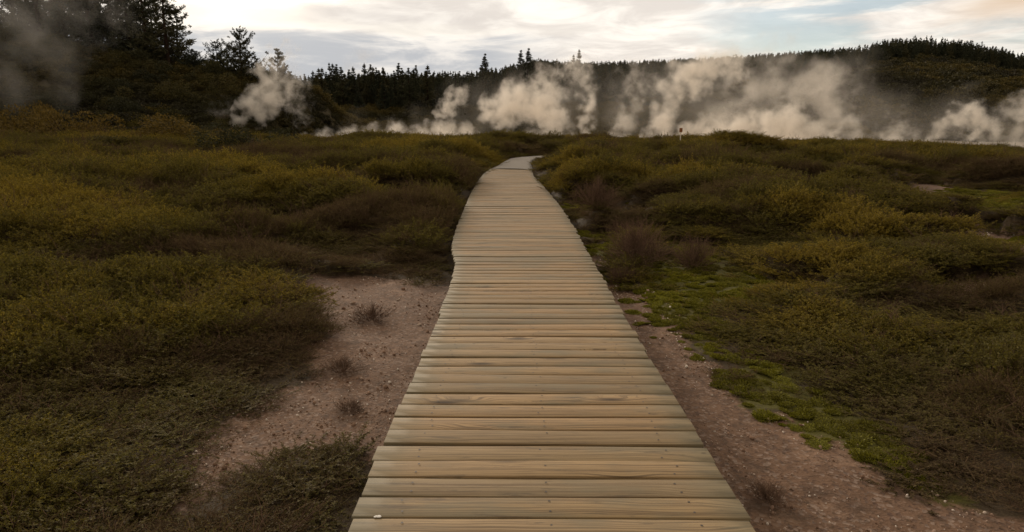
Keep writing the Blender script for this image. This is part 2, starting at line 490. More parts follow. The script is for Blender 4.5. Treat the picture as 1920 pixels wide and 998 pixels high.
g2 = t.noise(t.n('ShaderNodeCombineXYZ', ins={0: t.m('MULTIPLY', u_, 5.0), 1: t.m('MULTIPLY', bend, 460.0), 2: wz}).outputs[0], 1.0, 2)
base = t.ramp(rn, [(0, (0.235, 0.168, 0.086)), (0.2, (0.39, 0.250, 0.120)), (0.4, (0.265, 0.198, 0.104)), (0.6, (0.36, 0.238, 0.114)), (0.8, (0.285, 0.205, 0.112)), (1, (0.43, 0.285, 0.142))])
cw = t.mix(t.m('MULTIPLY', t.ss(g1, 0.44, 0.66), 0.82), base, (0.135, 0.085, 0.042))
cw = t.mix(t.m('MULTIPLY', t.ss(g2, 0.50, 0.66), 0.6), cw, (0.115, 0.075, 0.040))
patch = t.noise(gv(1.6, 4.0), 1.0, 4, 0.6)
cw = t.mix(t.m('MULTIPLY', t.ss(patch, 0.46, 0.70), 0.65), cw, (0.165, 0.145, 0.095))
cw = t.mix(t.m('MULTIPLY', t.ss(t.noise(gv(3.5, 26.0), 1.0, 5, 0.7), 0.56, 0.68), 0.65), cw, (0.095, 0.070, 0.045))
endd = t.n('ShaderNodeAttribute', attribute_name='endd').outputs['Fac']
cw = t.mix(t.m('MULTIPLY', t.ss(t.m('ADD', endd, t.m('MULTIPLY', t.m('SUBTRACT', patch, 0.5), 0.3)), 0.20, 0.0), 0.45), cw, (0.135, 0.135, 0.088))
cw = t.mix(t.m('MULTIPLY', kn, 0.9), cw, (0.045, 0.028, 0.018))
# small dark specks and dents
sp = t.n('ShaderNodeTexVoronoi', ins={'Vector': gv(9.0, 22.0), 'Scale': 1.0})
spc = t.n('ShaderNodeSeparateColor', ins={0: sp.outputs['Color']})
cw = t.mix(t.m('MULTIPLY', t.m('MULTIPLY', t.ss(sp.outputs['Distance'], 0.16, 0.05), t.m('GREATER_THAN', spc.outputs[0], 0.93)), 0.8), cw, (0.05, 0.035, 0.022))
bw = t.n('ShaderNodeBump', ins={'Strength': 0.25, 'Distance': 0.003, 'Height': t.m('SUBTRACT', t.m('MULTIPLY', g1, -1.0), t.m('MULTIPLY', g2, 0.4))})
pb = t.n('ShaderNodeBsdfPrincipled', ins={'Base Color': cw, 'Roughness': 0.72, 'Normal': bw.outputs[0], 'Specular IOR Level': 0.3})
t.n('ShaderNodeOutputMaterial', ins={0: pb.outputs[0]})

def plain(name, colr, rough=0.8, var=0.25, sc=20):
    m, t = new_mat(name)
    nz = t.noise(t.n('ShaderNodeTexCoord').outputs['Object'], sc, 4)
    cc = t.mix(nz, tuple(x * (1 - var) for x in colr), tuple(min(1, x * (1 + var)) for x in colr))
    p = t.n('ShaderNodeBsdfPrincipled', ins={'Base Color': cc, 'Roughness': rough})
    t.n('ShaderNodeOutputMaterial', ins={0: p.outputs[0]})
    return m
M_beam = plain('dark_bearer_timber', (0.07, 0.05, 0.03))
M_nail = plain('rusty_nail', (0.05, 0.035, 0.025), 0.5)
M_path = plain('grey_gravel_path', (0.165, 0.140, 0.112), 0.95, 0.35, 9)

# ------------------------------------------------------------------ ground sheet
uf = np.arange(-1.25, 1.2501, 0.0075)
uc = np.array([1.4, 1.7, 2.2, 3, 4.5, 7, 12, 25])
U = np.concatenate([-uc[::-1], uf, uc])
ys = [-300, -120, -50, -20, -10, -5, -2.5, -1, 0]
y_ = 0.0
while y_ < 3400:
    y_ += max(0.05, 0.016 * y_)
    ys.append(y_)
ys = np.array(ys)
YY, UU = np.meshgrid(ys, U, indexing='ij')
XX = UU * (np.maximum(YY, 0) + 3.0 + 0.6 * np.maximum(-YY, 0))
ZZ = ground_z(XX.ravel(), YY.ravel())
nr, nc = YY.shape
idx = np.arange(nr * nc).reshape(nr, nc)
F = np.stack([idx[:-1, :-1], idx[:-1, 1:], idx[1:, 1:], idx[1:, :-1]], -1).reshape(-1, 4)
xr, yr = XX.ravel(), YY.ravel()
A_b = np.zeros(xr.shape); A_m = np.zeros(xr.shape)
nm = (yr > -6) & (yr < 70)
A_b[nm] = bare(xr[nm], yr[nm]); A_m[nm] = moss(xr[nm], yr[nm])
cc_ = col(xr, yr)
A_s = smooth(yr, 63, 68) * (1 - smooth(yr, 100, 118)) * smooth(cc_, 520, 640) 
A_s *= (ZZ < 1.0) * (yr < 104)
A_s = np.maximum(A_s, smooth(yr, 50, 56) * (1 - smooth(yr, 100, 110)) * smooth(cc_, 1840, 1900))
A_f = smooth(yr, 25, 60)
ground = link('ground', mesh('ground', np.stack([xr, yr, ZZ], -1), F, M_ground, smooth=True,
              attrs={'bare': A_b, 'moss': A_m, 'sinter': A_s, 'far': A_f}))
tag(ground, kind='structure')

# gravel path beyond the boardwalk
k = np.linspace(0, 1, 60)
def resamp(Pp):
    s_ = np.linspace(0, 1, len(Pp))
    return np.stack([np.interp(k, s_, Pp[:, 0]), np.interp(k, s_, Pp[:, 1])], -1)
pl, pr = resamp(PL), resamp(PR)
rows = []
for f in np.linspace(0, 1, 9):
    p = pl * (1 - f) + pr * f
    rows.append(np.column_stack([p, np.interp(p[:, 1], BY, BZ) + .075 + 0.03 * np.sin(f * math.pi) + 0.02 * fbm(p[:, 0] * 2, p[:, 1] * 2, 77)]))
rows = np.array(rows)
lowL = rows[0].copy(); lowL[:, 2] = -0.4; lowR = rows[-1].copy(); lowR[:, 2] = -0.4
rows = np.concatenate([[lowL], rows, [lowR]])
idx = np.arange(rows.shape[0] * 60).reshape(rows.shape[0], 60)
F = np.stack([idx[:-1, :-1], idx[1:, :-1], idx[1:, 1:], idx[:-1, 1:]], -1).reshape(-1, 4)
tag(link('path', mesh('path', rows.reshape(-1, 3), F, M_path, smooth=False)), kind='structure')

# ------------------------------------------------------------------ boardwalk
bw_root = empty('boardwalk', (0, 2.4, 0))
tag(bw_root, 'long weathered timber boardwalk running straight ahead across the heath', 'boardwalk')
V, F, RN, ED, UVs, MI = [], [], [], [], [], []
nv = 0
Yp = 1.2
NSEG = 14
nails = []
while Yp < DECK_END - 0.05:
    wd = 0.143 + random.gauss(0, 0.0022)
    gap = max(0.007, random.gauss(0.0135, 0.004)) + (0.012 if random.random() < 0.12 else 0)
    yc = Yp + wd / 2
    xl = float(deck_l(yc)) + random.gauss(0, 0.005); xr2 = float(deck_r(yc)) + random.gauss(0, 0.007)
    tilt = -0.010 + random.gauss(0, 0.0022)
    z0 = random.gauss(0, 0.0022); roll = random.gauss(0, 0.004)
    crook = random.gauss(0, 0.0028); cup = random.gauss(0, 0.0006)
    r_ = random.random(); uo = random.uniform(0, 50); vo = random.uniform(0, 50)
    ch = 0.003; hw = wd / 2; th = 0.04
    prof = [(-hw, -th), (hw, -th), (hw, -ch * 1.2), (hw - ch * .4, -ch * .35), (hw - ch * 1.2, 0), (0, cup), (-hw + ch * 1.2, 0), (-hw + ch * .4, -ch * .35), (-hw, -ch * 1.2)]
    npf = len(prof)
    for i in range(NSEG + 1):
        f = i / NSEG
        x = xl + (xr2 - xl) * f
        cx = crook * math.sin(f * math.pi) + 0.0012 * math.sin(7 * f + r_ * 9)
        for (a, b) in prof:
            yy = yc + a + (x - (xl + xr2) / 2) * tilt + cx
            V.append((x, yy, b + z0 + roll * a + 0.002 * math.sin(4 * f + r_ * 20)))
            RN.append(r_); ED.append(min(x - xl, xr2 - x)); UVs.append((x + uo, a + (b if a in (-hw, hw) else 0) + vo))
    for i in range(NSEG):
        for j in range(npf):
            a = nv + i * npf + j; b = nv + i * npf + (j + 1) % npf
            F.append((a, a + npf, b + npf, b)); MI.append(0)
    for e in (0, NSEG):   # end caps as quads and a triangle fan in quads
        o = nv + e * npf
        for q in ((0, 1, 2, 8), (8, 2, 3, 7), (7, 3, 4, 6), (6, 4, 5, 5)):
            if q[2] == q[3]:
                continue
            F.append(tuple(o + t_ for t_ in (q if e == 0 else q[::-1]))); MI.append(0)
    nv = len(V)
    for fx in (0.13, 0.5, 0.87):
        if yc > 9: break
        for sgn in (-1, 1):
            if random.random() < 0.1: continue
            nx = xl + (xr2 - xl) * fx + random.gauss(0, 0.012)
            nails.append((nx, yc + sgn * 0.036 + (nx - (xl + xr2) / 2) * tilt + random.gauss(0, .004), z0 + max(cup * .5, 0) + 0.0022 + abs(roll) * .04))
    Yp += wd + gap
for (x, y, z) in nails:
    n0 = len(V)
    for q in range(8):
        a = q * math.pi / 4
        V.append((x + 0.0052 * math.cos(a), y + 0.0052 * math.sin(a), z)); RN.append(0); ED.append(1); UVs.append((0, 0))
    F.append((n0, n0 + 1, n0 + 2, n0 + 3)); F.append((n0, n0 + 3, n0 + 4, n0 + 7)); F.append((n0 + 4, n0 + 5, n0 + 6, n0 + 7)); MI += [1, 1, 1]
V = np.array(V); V[:, 1] -= 2.4
link('deck', mesh('deck', V, np.array(F), [M_wood, M_nail], mi=MI, attrs={'rnd': RN, 'endd': ED}, uv=UVs), bw_root)
def bearer(off):
    yy = np.linspace(1.2, DECK_END - 0.1, 60)
    xc = np.where(off < 0, deck_l(yy) + 0.12, np.where(off > 0, deck_r(yy) - 0.12, (deck_l(yy) + deck_r(yy)) / 2))
    Vb, Fb = [], []
    for i in range(60):
        for (a, b) in ((-.04, -.24), (.04, -.24), (.04, -.045), (-.04, -.045)):
            Vb.append((xc[i] + a, yy[i] - 2.4, b))
        if i:
            o = (i - 1) * 4
            for j in range(4):
                Fb.append((o + j, o + (j + 1) % 4, o + 4 + (j + 1) % 4, o + 4 + j))
    Fb.append((3, 2, 1, 0)); o = 59 * 4; Fb.append((o, o + 1, o + 2, o + 3))
    link('bearer', mesh('bearer', Vb, np.array(Fb), M_beam), bw_root)
for off in (-1, 0, 1):
    bearer(off)

# white bird dropping on the second board
bx, by = gpt(709, 970)
bm = bmesh.new()
for q in range(6):
    mt = bmesh.ops.create_icosphere(bm, subdivisions=2, radius=random.uniform(0.005, 0.009))
    ox, oy = random.gauss(0, 0.007), random.gauss(0, 0.005)
    for v in mt['verts']:
        v.co.z *= 0.35
        v.co.x += ox; v.co.y += oy
me = bpy.data.meshes.new('bird_dropping'); bm.to_mesh(me); bm.free()
me.materials.append(plain('chalky_white', (0.72, 0.68, 0.62), 0.7, 0.1, 200))
tag(link('bird_dropping', me, loc=(bx, by, 0.003)), 'small white bird dropping on a near board of the boardwalk', 'dropping')

# ------------------------------------------------------------------ plant building blocks
def leaves(P, Dv, L, Wd, r):
    """diamond leaves at P pointing along Dv; returns verts (4n,3), faces (n,4)"""
    n = len(P)
    Dv = Dv / (np.linalg.norm(Dv, axis=1, keepdims=True) + 1e-9)
    q = r.normal(size=(n, 3)); Sd = np.cross(Dv, q); Sd /= (np.linalg.norm(Sd, axis=1, keepdims=True) + 1e-9)
    L = np.broadcast_to(L, (n,))[:, None]; Wd = np.broadcast_to(Wd, (n,))[:, None]
    mid = P + Dv * L * 0.5
    Vv = np.stack([P, mid + Sd * Wd * 0.5, P + Dv * L, mid - Sd * Wd * 0.5], 1).reshape(-1, 3)
    Ff = np.arange(4 * n).reshape(n, 4)
    return Vv, Ff

def strips(paths, rad, r):
    """three-sided tapering tubes along paths (n,k,3); rad (n,)"""
    n, kk, _ = paths.shape
    rad = np.broadcast_to(rad, (n,))
    a = np.array([0, 2.0944, 4.18879])
    ta = np.linspace(1, 0.25, kk)
    t_ = np.gradient(paths, axis=1); t_ /= (np.linalg.norm(t_, axis=2, keepdims=True) + 1e-9)
    ref = np.array([0.31, 0.87, 0.13]); s1 = np.cross(t_, ref); s1 /= (np.linalg.norm(s1, axis=2, keepdims=True) + 1e-9); s2 = np.cross(t_, s1)
    ring = (s1[:, :, None, :] * np.cos(a)[None, None, :, None] + s2[:, :, None, :] * np.sin(a)[None, None, :, None]) * (rad[:, None] * ta[None])[:, :, None, None]
    Vv = (paths[:, :, None, :] + ring).reshape(-1, 3)
    id_ = np.arange(n * kk * 3).reshape(n, kk, 3)
    A, B = id_[:, :-1], id_[:, 1:]
    Ff = np.stack([A, np.roll(A, -1, 2), np.roll(B, -1, 2), B], -1).reshape(-1, 4)
    return Vv, Ff

def sprig_paths(n, r, rad0, tilt_lo, tilt_hi, len_lo, len_hi, kk=5, up=0.35):
    az_ = r.uniform(0, 2 * np.pi, n); tl = np.radians(r.uniform(tilt_lo, tilt_hi, n)); L = r.uniform(len_lo, len_hi, n)
    b = r.uniform(0, rad0, n) ** 1.0
    P0 = np.stack([np.cos(az_ + r.normal(0, .6, n)) * b, np.sin(az_ + r.normal(0, .6, n)) * b, np.full(n, -0.04)], -1)
    d = np.stack([np.cos(az_) * np.sin(tl), np.sin(az_) * np.sin(tl), np.cos(tl)], -1)
    out = [P0]
    for i in range(1, kk):
        d = d + np.array([0, 0, up / kk]) + r.normal(0, 0.10, (n, 3)); d /= np.linalg.norm(d, axis=1, keepdims=True)
        out.append(out[-1] + d * (L / (kk - 1))[:, None])
    return np.stack(out, 1)

def along(paths, f):
    n, kk, _ = paths.shape
    g = f * (kk - 1); i = np.clip(g.astype(int), 0, kk - 2); fr = (g - i)[..., None]
    ii = np.arange(n)[:, None]
    A = paths[ii, i]; B = paths[ii, i + 1]
    return A * (1 - fr) + B * fr, B - A

def clump(name, seed, nst=38, nl=30, rad0=0.12, tilt=(5, 75), ln=(0.18, 0.36), leaf=(0.016, 0.026), lw=0.42, mats=None, stemr=0.0022, leafy=1.0, sub=2):
    r = np.random.default_rng(seed)
    p = sprig_paths(nst, r, rad0, tilt[0], tilt[1], ln[0], ln[1])
    # side sprigs
    if sub:
        f = r.uniform(0.3, 0.85, (nst, sub)); q, dd = along(p, f)
        q = q.reshape(-1, 3); dd = dd.reshape(-1, 3); dd /= np.linalg.norm(dd, axis=1, keepdims=True) + 1e-9
        n2_ = len(q); d = dd + r.normal(0, 0.55, (n2_, 3)) + np.array([0, 0, .25]); d /= np.linalg.norm(d, axis=1, keepdims=True)
        L = r.uniform(0.25, 0.5, n2_) * ln[1]
        kk = p.shape[1]; pts = [q]
        for i in range(1, kk):
            d = d + r.normal(0, .12, (n2_, 3)); d /= np.linalg.norm(d, axis=1, keepdims=True)
            pts.append(pts[-1] + d * (L / (kk - 1))[:, None])
        p = np.concatenate([p, np.stack(pts, 1)], 0)
    sv, sf = strips(p, stemr, r)
    Vs, Fs, rn_ = [sv], [sf], [np.repeat(r.uniform(0, 1, len(p)), p.shape[1] * 3)]
    mi_ = [np.zeros(len(sf), int)]
    if leafy > 0:
        f = r.uniform(0.22, 1.0, (len(p), nl)) ** 0.8
        q, dd = along(p, f)
        q = q.reshape(-1, 3); dd = dd.reshape(-1, 3); dd /= np.linalg.norm(dd, axis=1, keepdims=True) + 1e-9
        keep = r.random(len(q)) < leafy; q, dd = q[keep], dd[keep]
        d = dd * 0.7 + r.normal(0, 0.6, q.shape)
        L = r.uniform(*leaf, len(q))
        lv, lf = leaves(q, d, L, L * lw, r)
        Fs.append(lf + len(sv)); Vs.append(lv); rn_.append(np.repeat(r.uniform(0, 1, len(q)), 4)); mi_.append(np.ones(len(lf), int))
    return mesh(name, np.concatenate(Vs), Fs, mats, mi=np.concatenate(mi_), attrs={'rnd': np.concatenate(rn_)})

def scatter(name, pos, rot, sc, idx_, tone, protos):
    """one 'stuff' object: prototype meshes instanced on its points"""
    coll = bpy.data.collections.new(name + '_kinds')
    for i, me in enumerate(protos):
        coll.objects.link(bpy.data.objects.new('%s_%02d' % (name, i), me))
    me = bpy.data.meshes.new(name)
    me.vertices.add(len(pos)); me.vertices.foreach_set('co', np.asarray(pos, np.float32).ravel())
    for nm_, typ, val in (('rot', 'FLOAT_VECTOR', rot), ('scl', 'FLOAT_VECTOR', sc)):
        a = me.attributes.new(nm_, typ, 'POINT'); a.data.foreach_set('vector', np.asarray(val, np.float32).ravel())
    a = me.attributes.new('kindex', 'INT', 'POINT'); a.data.foreach_set('value', np.asarray(idx_, np.int32))
    a = me.attributes.new('tone', 'FLOAT', 'POINT'); a.data.foreach_set('value', np.asarray(tone, np.float32))
    me.update()
    o = link(name, me)
    g = bpy.data.node_groups.new(name + '_scatter', 'GeometryNodeTree')
    g.interface.new_socket('Geometry', in_out='INPUT', socket_type='NodeSocketGeometry')
    g.interface.new_socket('Geometry', in_out='OUTPUT', socket_type='NodeSocketGeometry')
    N = g.nodes; gi = N.new('NodeGroupInput'); go = N.new('NodeGroupOutput')
    ci = N.new('GeometryNodeCollectionInfo'); ci.inputs['Collection'].default_value = coll
    ci.inputs['Separate Children'].default_value = True; ci.inputs['Reset Children'].default_value = True
    ip = N.new('GeometryNodeInstanceOnPoints'); ip.inputs['Pick Instance'].default_value = True
    def na(nm_, dt):
        q = N.new('GeometryNodeInputNamedAttribute'); q.data_type = dt; q.inputs[0].default_value = nm_
        return next(s for s in q.outputs if s.enabled and s.name == 'Attribute')
    er = N.new('FunctionNodeEulerToRotation')
    L = g.links
    L.new(gi.outputs[0], ip.inputs['Points']); L.new(ci.outputs[0], ip.inputs['Instance'])
    L.new(na('kindex', 'INT'), ip.inputs['Instance Index'])
    L.new(na('rot', 'FLOAT_VECTOR'), er.inputs[0]); L.new(er.outputs[0], ip.inputs['Rotation'])
    L.new(na('scl', 'FLOAT_VECTOR'), ip.inputs['Scale'])
    L.new(ip.outputs[0], go.inputs[0])
    md = o.modifiers.new('scatter', 'NODES'); md.node_group = g
    tag(o, kind='stuff')
    return o

# ------------------------------------------------------------------ heath
heath_protos = [clump('h0', 1, mats=[M_twig, M_heath]),
                clump('h1', 2, nst=46, tilt=(10, 80), mats=[M_twig, M_heath]),
                clump('h2', 3, nst=32, tilt=(0, 55), ln=(0.25, 0.42), mats=[M_twig, M_heath]),
                clump('h3', 4, nst=44, nl=20, tilt=(5, 70), leafy=0.45, leaf=(0.010, 0.018), mats=[M_twig, M_heath], sub=4),
                clump('h5', 6, nst=9, nl=12, tilt=(10, 70), ln=(.35, .62), leafy=.3, leaf=(.01, .016), mats=[M_purple, M_heath], stemr=.0026, sub=3),
                clump('h4', 5, nst=52, nl=16, tilt=(0, 65), leafy=0.35, leaf=(0.010, 0.016), mats=[M_twig, M_heath], sub=5)]
def pts_cover(y0, y1, sfun, kdens, halfw=0.98, pad=2.5, r=rng):
    out = []
    y = y0
    while y < y1:
        dy = max(0.3, 0.05 * abs(y))
        hw = halfw * max(y, 0) + pad
        s_ = sfun(max(y, 0.1))
        n = r.poisson(2 * hw * dy * kdens / s_ ** 2)
        out.append(np.stack([r.uniform(-hw, hw, n), r.uniform(y, y + dy, n)], -1))
        y += dy
    return np.concatenate(out)
sfun = lambda y: np.clip(0.85 + 0.040 * (np.asarray(y) - 3), 0.85, 3.0)
pt = pts_cover(-1.0, 68, sfun, 32)
x, y = pt[:, 0], pt[:, 1]
s_ = sfun(y) * rng.uniform(0.75, 1.2, len(x))
dl = deck_l(y) - x; dr = x - deck_r(y)
out_d = np.maximum(dl, dr)
on_path = np.zeros(len(x), bool)
pp = np.concatenate([pl, pr[::-1]])
on_path = sdist(pp, x, y) > -0.35
b = bare(x, y); ms = moss(x, y)
keep = ((out_d > 0.13 * np.minimum(s_, 1.6)) | (y > DECK_END + 0.3)) & ~on_path
keep &= rng.random(len(x)) > smooth(b, 0.40, 0.80) * 0.97
keep &= rng.random(len(x)) > smooth(ms, 0.5, 0.95) * 0.74
x, y, s_, b, ms, out_d = (a[keep] for a in (x, y, s_, b, ms, out_d))
big = fbm(x / 5.5, y / 3.2, 61, 4); mid_ = fbm(x / 1.3, y / 0.9, 67, 3)
tone = 0.46 + 1.35 * (big - 0.5) + 1.1 * (mid_ - 0.5)
# golden bands and purple-brown bands seen across the heath
def band(px, py, sx, sy):
    q = gpt(px, py, 0.15)
    cx_, cy_ = q
    return np.exp(-(((col(x, y) - px) / sx) ** 2) - ((np.log(np.maximum(y, .5) / cy_) / sy) ** 2))
for (px, py, sx, sy, amt) in [(620, 372, 220, .14, .45), (120, 395, 180, .12, .25), (420, 345, 160, .10, .25), (1400, 430, 170, .14, .40), (1560, 480, 170, .14, .25), (1250, 345, 160, .12, .12), (1650, 640, 260, .2, .22),
                              (700, 405, 190, .09, -.50), (560, 455, 300, .12, -.28), (180, 450, 200, .1, -.25), (760, 460, 80, .18, -.30), (1390, 600, 110, .12, -.45), (1640, 520, 200, .05, -.35), (700, 330, 220, .05, -.2),
                              (1850, 390, 120, .06, -.4), (250, 510, 520, .30, -.50), (540, 560, 130, .14, -.35), (330, 640, 260, .15, .10), (150, 800, 300, .3, -.1), (1750, 850, 300, .3, -.2), (400, 305, 420, .10, -.25), (300, 700, 300, .2, .05), (250, 930, 300, .2, -.1), (1500, 330, 500, .12, -.15)]:
    tone = tone + amt * band(px, py, sx, sy)
tone = np.clip(tone, 0, 1)
brown = (tone < 0.24 + 0.12 * rng.random(len(x))) | (rng.random(len(x)) < .10)
idx_ = np.where(brown, rng.choice([3, 5], len(x)), rng.choice([0, 1, 2], len(x)))
idx_ = np.where(rng.random(len(x)) < .06, 4, idx_)
small = 1 - 0.45 * smooth(b, 0.1, 0.5) - 0.25 * smooth(b, 0.6, 0.9) - 0.45 * smooth(ms, 0.2, 0.6)
small *= np.where(y < DECK_END, 0.55 + 0.45 * smooth(out_d, 0.1, 0.5), 1)
s_ = s_ * small
hgt = (0.75 + 0.65 * fbm(x / 1.6, y / 1.6, 71, 3)) * np.clip(0.40 + 0.026 * y, 0.46, 1.08) * small
z = ground_z(x, y) - 0.02
sc = np.stack([s_, s_, hgt * rng.uniform(0.65, 1.35, len(x))], -1)
rot = np.stack([rng.normal(0, .12, len(x)), rng.normal(0, .12, len(x)), rng.uniform(0, 6.28, len(x))], -1)
dpos = np.full(x.shape, 1e9)
LOW = [poly([(1180, 545), (1330, 600), (1430, 575), (1420, 640), (1350, 700), (1240, 610)]), poly([(520, 720), (600, 640), (660, 800), (540, 860), (440, 880), (420, 830)])]
LOW += [PP, PP - [0, 2.5], PP - [0, 5], poly([(1750, 480), (1990, 480), (2040, 520), (1800, 500)], 0), poly([(1720, 530), (1920, 525), (1950, 560), (1780, 560)], 0), poly([(1650, 355), (1800, 355), (1800, 372), (1680, 370)], 0), poly([(1730, 405), (2000, 405), (2000, 425), (1780, 420)], 0)]
for Pq in BARE + MOSS + LOW:
    dpos = np.minimum(dpos, -sdist(Pq, x, y))
lowf = 0.50 + 0.50 * smooth(dpos, -0.1, 0.8 + 0.12 * np.minimum(y, 12))
mo = mound(x, y)
lowp = np.full(x.shape, 1e9)
for dy_ in (0, 1.5, 3, 4.5, 6):
    lowp = np.minimum(lowp, -sdist(PP - [0, dy_], x, y))
sc[:, 2] *= lowf * (0.5 + 0.75 * mo) * (.25 + .75 * smooth(lowp, 0.0, 1.2))
sc[:, :2] *= (0.9 + 0.1 * lowf)[:, None]
tone = np.clip(tone + 0.35 * (mo - 0.5), 0, 1)
# a low mat of sprigs under the taller ones
pt2 = pts_cover(-1.0, 45, lambda q: 1.5 * sfun(q), 30)
x2, y2 = pt2[:, 0], pt2[:, 1]
b2 = bare(x2, y2); m2_ = moss(x2, y2)
od2 = np.maximum(deck_l(y2) - x2, x2 - deck_r(y2))
k2 = ((od2 > .2) | (y2 > DECK_END + .4)) & (sdist(PP, x2, y2) < -.4) & (b2 < .38 + .25 * rng.random(len(x2))) & (m2_ < .35 + .5 * rng.random(len(x2)))
x2, y2 = x2[k2], y2[k2]
s2_ = sfun(y2) * rng.uniform(.8, 1.2, len(x2))
t2_ = np.clip(.30 + 1.1 * (fbm(x2 / 2.2, y2 / 1.5, 69, 4) - .5), 0, 1)
x = np.concatenate([x, x2]); y = np.concatenate([y, y2]); z = np.concatenate([z, ground_z(x2, y2) - .02])
rot = np.concatenate([rot, np.stack([rng.normal(0, .1, len(x2)), rng.normal(0, .1, len(x2)), rng.uniform(0, 6.28, len(x2))], -1)])
sc = np.concatenate([sc, np.stack([s2_, s2_, .26 * rng.uniform(.7, 1.3, len(x2)) * np.clip(.7 + .02 * y2, .7, 1.4)], -1)])
idx_ = np.concatenate([idx_, rng.choice([0, 1, 3, 5], len(x2))]); tone = np.concatenate([tone, t2_])
scatter('heath', np.stack([x, y, z], -1), rot, sc, idx_, tone, heath_protos)
print('heath', len(x))

# moss cushions
def tuft(name, seed):
    r = np.random.default_rng(seed)
    n = 420
    th_ = np.arccos(r.uniform(0.05, 1, n)); ph = r.uniform(0, 6.283, n); rr = r.uniform(0.8, 1.08, n)
    d = np.stack([np.sin(th_) * np.cos(ph), np.sin(th_) * np.sin(ph), np.cos(th_)], -1)
    Pp = d * rr[:, None] * np.array([0.055, 0.055, 0.013])
    v1, f1 = leaves(Pp, d + r.normal(0, .5, d.shape) + [0, 0, .3], r.uniform(.010, .018, n), .006, r)
    bm = bmesh.new(); bmesh.ops.create_icosphere(bm, subdivisions=2, radius=1)
    Vd = np.array([v.co[:] for v in bm.verts]) * [0.052, 0.052, 0.011]; Fd = np.array([[v.index for v in f.verts] for f in bm.faces]); bm.free()
    return mesh(name, np.concatenate([v1, Vd]), [f1, Fd + len(v1)], M_moss, attrs={'rnd': np.concatenate([np.repeat(r.random(n), 4), np.full(len(Vd), .1)])})
pt = pts_cover(0.5, 40, lambda y: np.clip(1 + .06 * (np.asarray(y) - 3), 1, 3), 190, 0.98, 1)
x, y = pt[:, 0], pt[:, 1]
ms = moss(x, y)
keep = (ms > .15) & (ms + 1.5 * (fbm(x / .35, y / .22, 81, 4) - .5) + 1.0 * (fbm(x / .09, y / .07, 82, 2) - .5) > 0.36) & ((x > deck_r(y) + .04) | (x < deck_l(y) - .04))
strag = (x > 0) & (bare(x, y) > .25) & (bare(x, y) < .6) & (fbm(x / .6, y / .6, 83, 3) > .66) & ((x > deck_r(y) + .04) | (x < deck_l(y) - .04))
keep |= strag
x, y = x[keep], y[keep]
s_ = np.clip(1 + .06 * (y - 3), 1, 3) * rng.uniform(.35, 1.25, len(x))
scatter('moss', np.stack([x, y, ground_z(x, y)], -1), np.stack([rng.normal(0, .15, len(x)), rng.normal(0, .15, len(x)), rng.uniform(0, 6.28, len(x))], -1),
        np.stack([s_, s_, s_ * rng.uniform(.4, 1.0, len(x))], -1), rng.integers(0, 2, len(x)), np.clip(0.35 + 1.2 * (fbm(x / .5, y / .5, 87, 3) - .35), 0, 1), [tuft('m0', 1), tuft('m1', 2)])
print('moss', len(x))

# gravel on the bare soil
def pebble(name, seed):
    r = np.random.default_rng(seed)
    bm = bmesh.new(); bmesh.ops.create_icosphere(bm, subdivisions=1, radius=1)
    for v in bm.verts:
        v.co *= r.uniform(.7, 1.15)
    Vd = np.array([v.co[:] for v in bm.verts]) * [1, .8, .6]; Fd = np.array([[v.index for v in f.verts] for f in bm.faces]); bm.free()
    return mesh(name, Vd, Fd, M_stone)
pt = pts_cover(0.5, 16, lambda y: np.clip(1 + .12 * (np.asarray(y) - 3), 1, 4), 1000, 0.9, 1)
x, y = pt[:, 0], pt[:, 1]
bb = bare(x, y)
dens = smooth(bb, .3, .6) * smooth(fbm(x / .35, y / .35, 91, 3), .30, .75)
dens += 0.9 * smooth(sdist(poly([(430, 800), (500, 770), (560, 760), (420, 880), (340, 910), (330, 890)]), x, y), -.1, .05) * smooth(fbm(x / .2, y / .2, 93, 2), .4, .6)
keep = (rng.random(len(x)) < dens) & ((x > deck_r(y) + .01) | (x < deck_l(y) - .01))
x, y = x[keep], y[keep]
s_ = np.clip(1 + .10 * (y - 3), 1, 3) * (0.0035 + 0.006 * rng.random(len(x)) ** 3 + 0.014 * rng.random(len(x)) ** 16)
scatter('gravel', np.stack([x, y, ground_z(x, y) + s_ * .25], -1), rng.uniform(0, 6.28, (len(x), 3)), np.stack([s_] * 3, -1), rng.integers(0, 4, len(x)),
        np.clip(rng.normal(.6, .25, len(x)), 0, 1), [pebble('p%d' % i, i) for i in range(4)])
print('gravel', len(x))

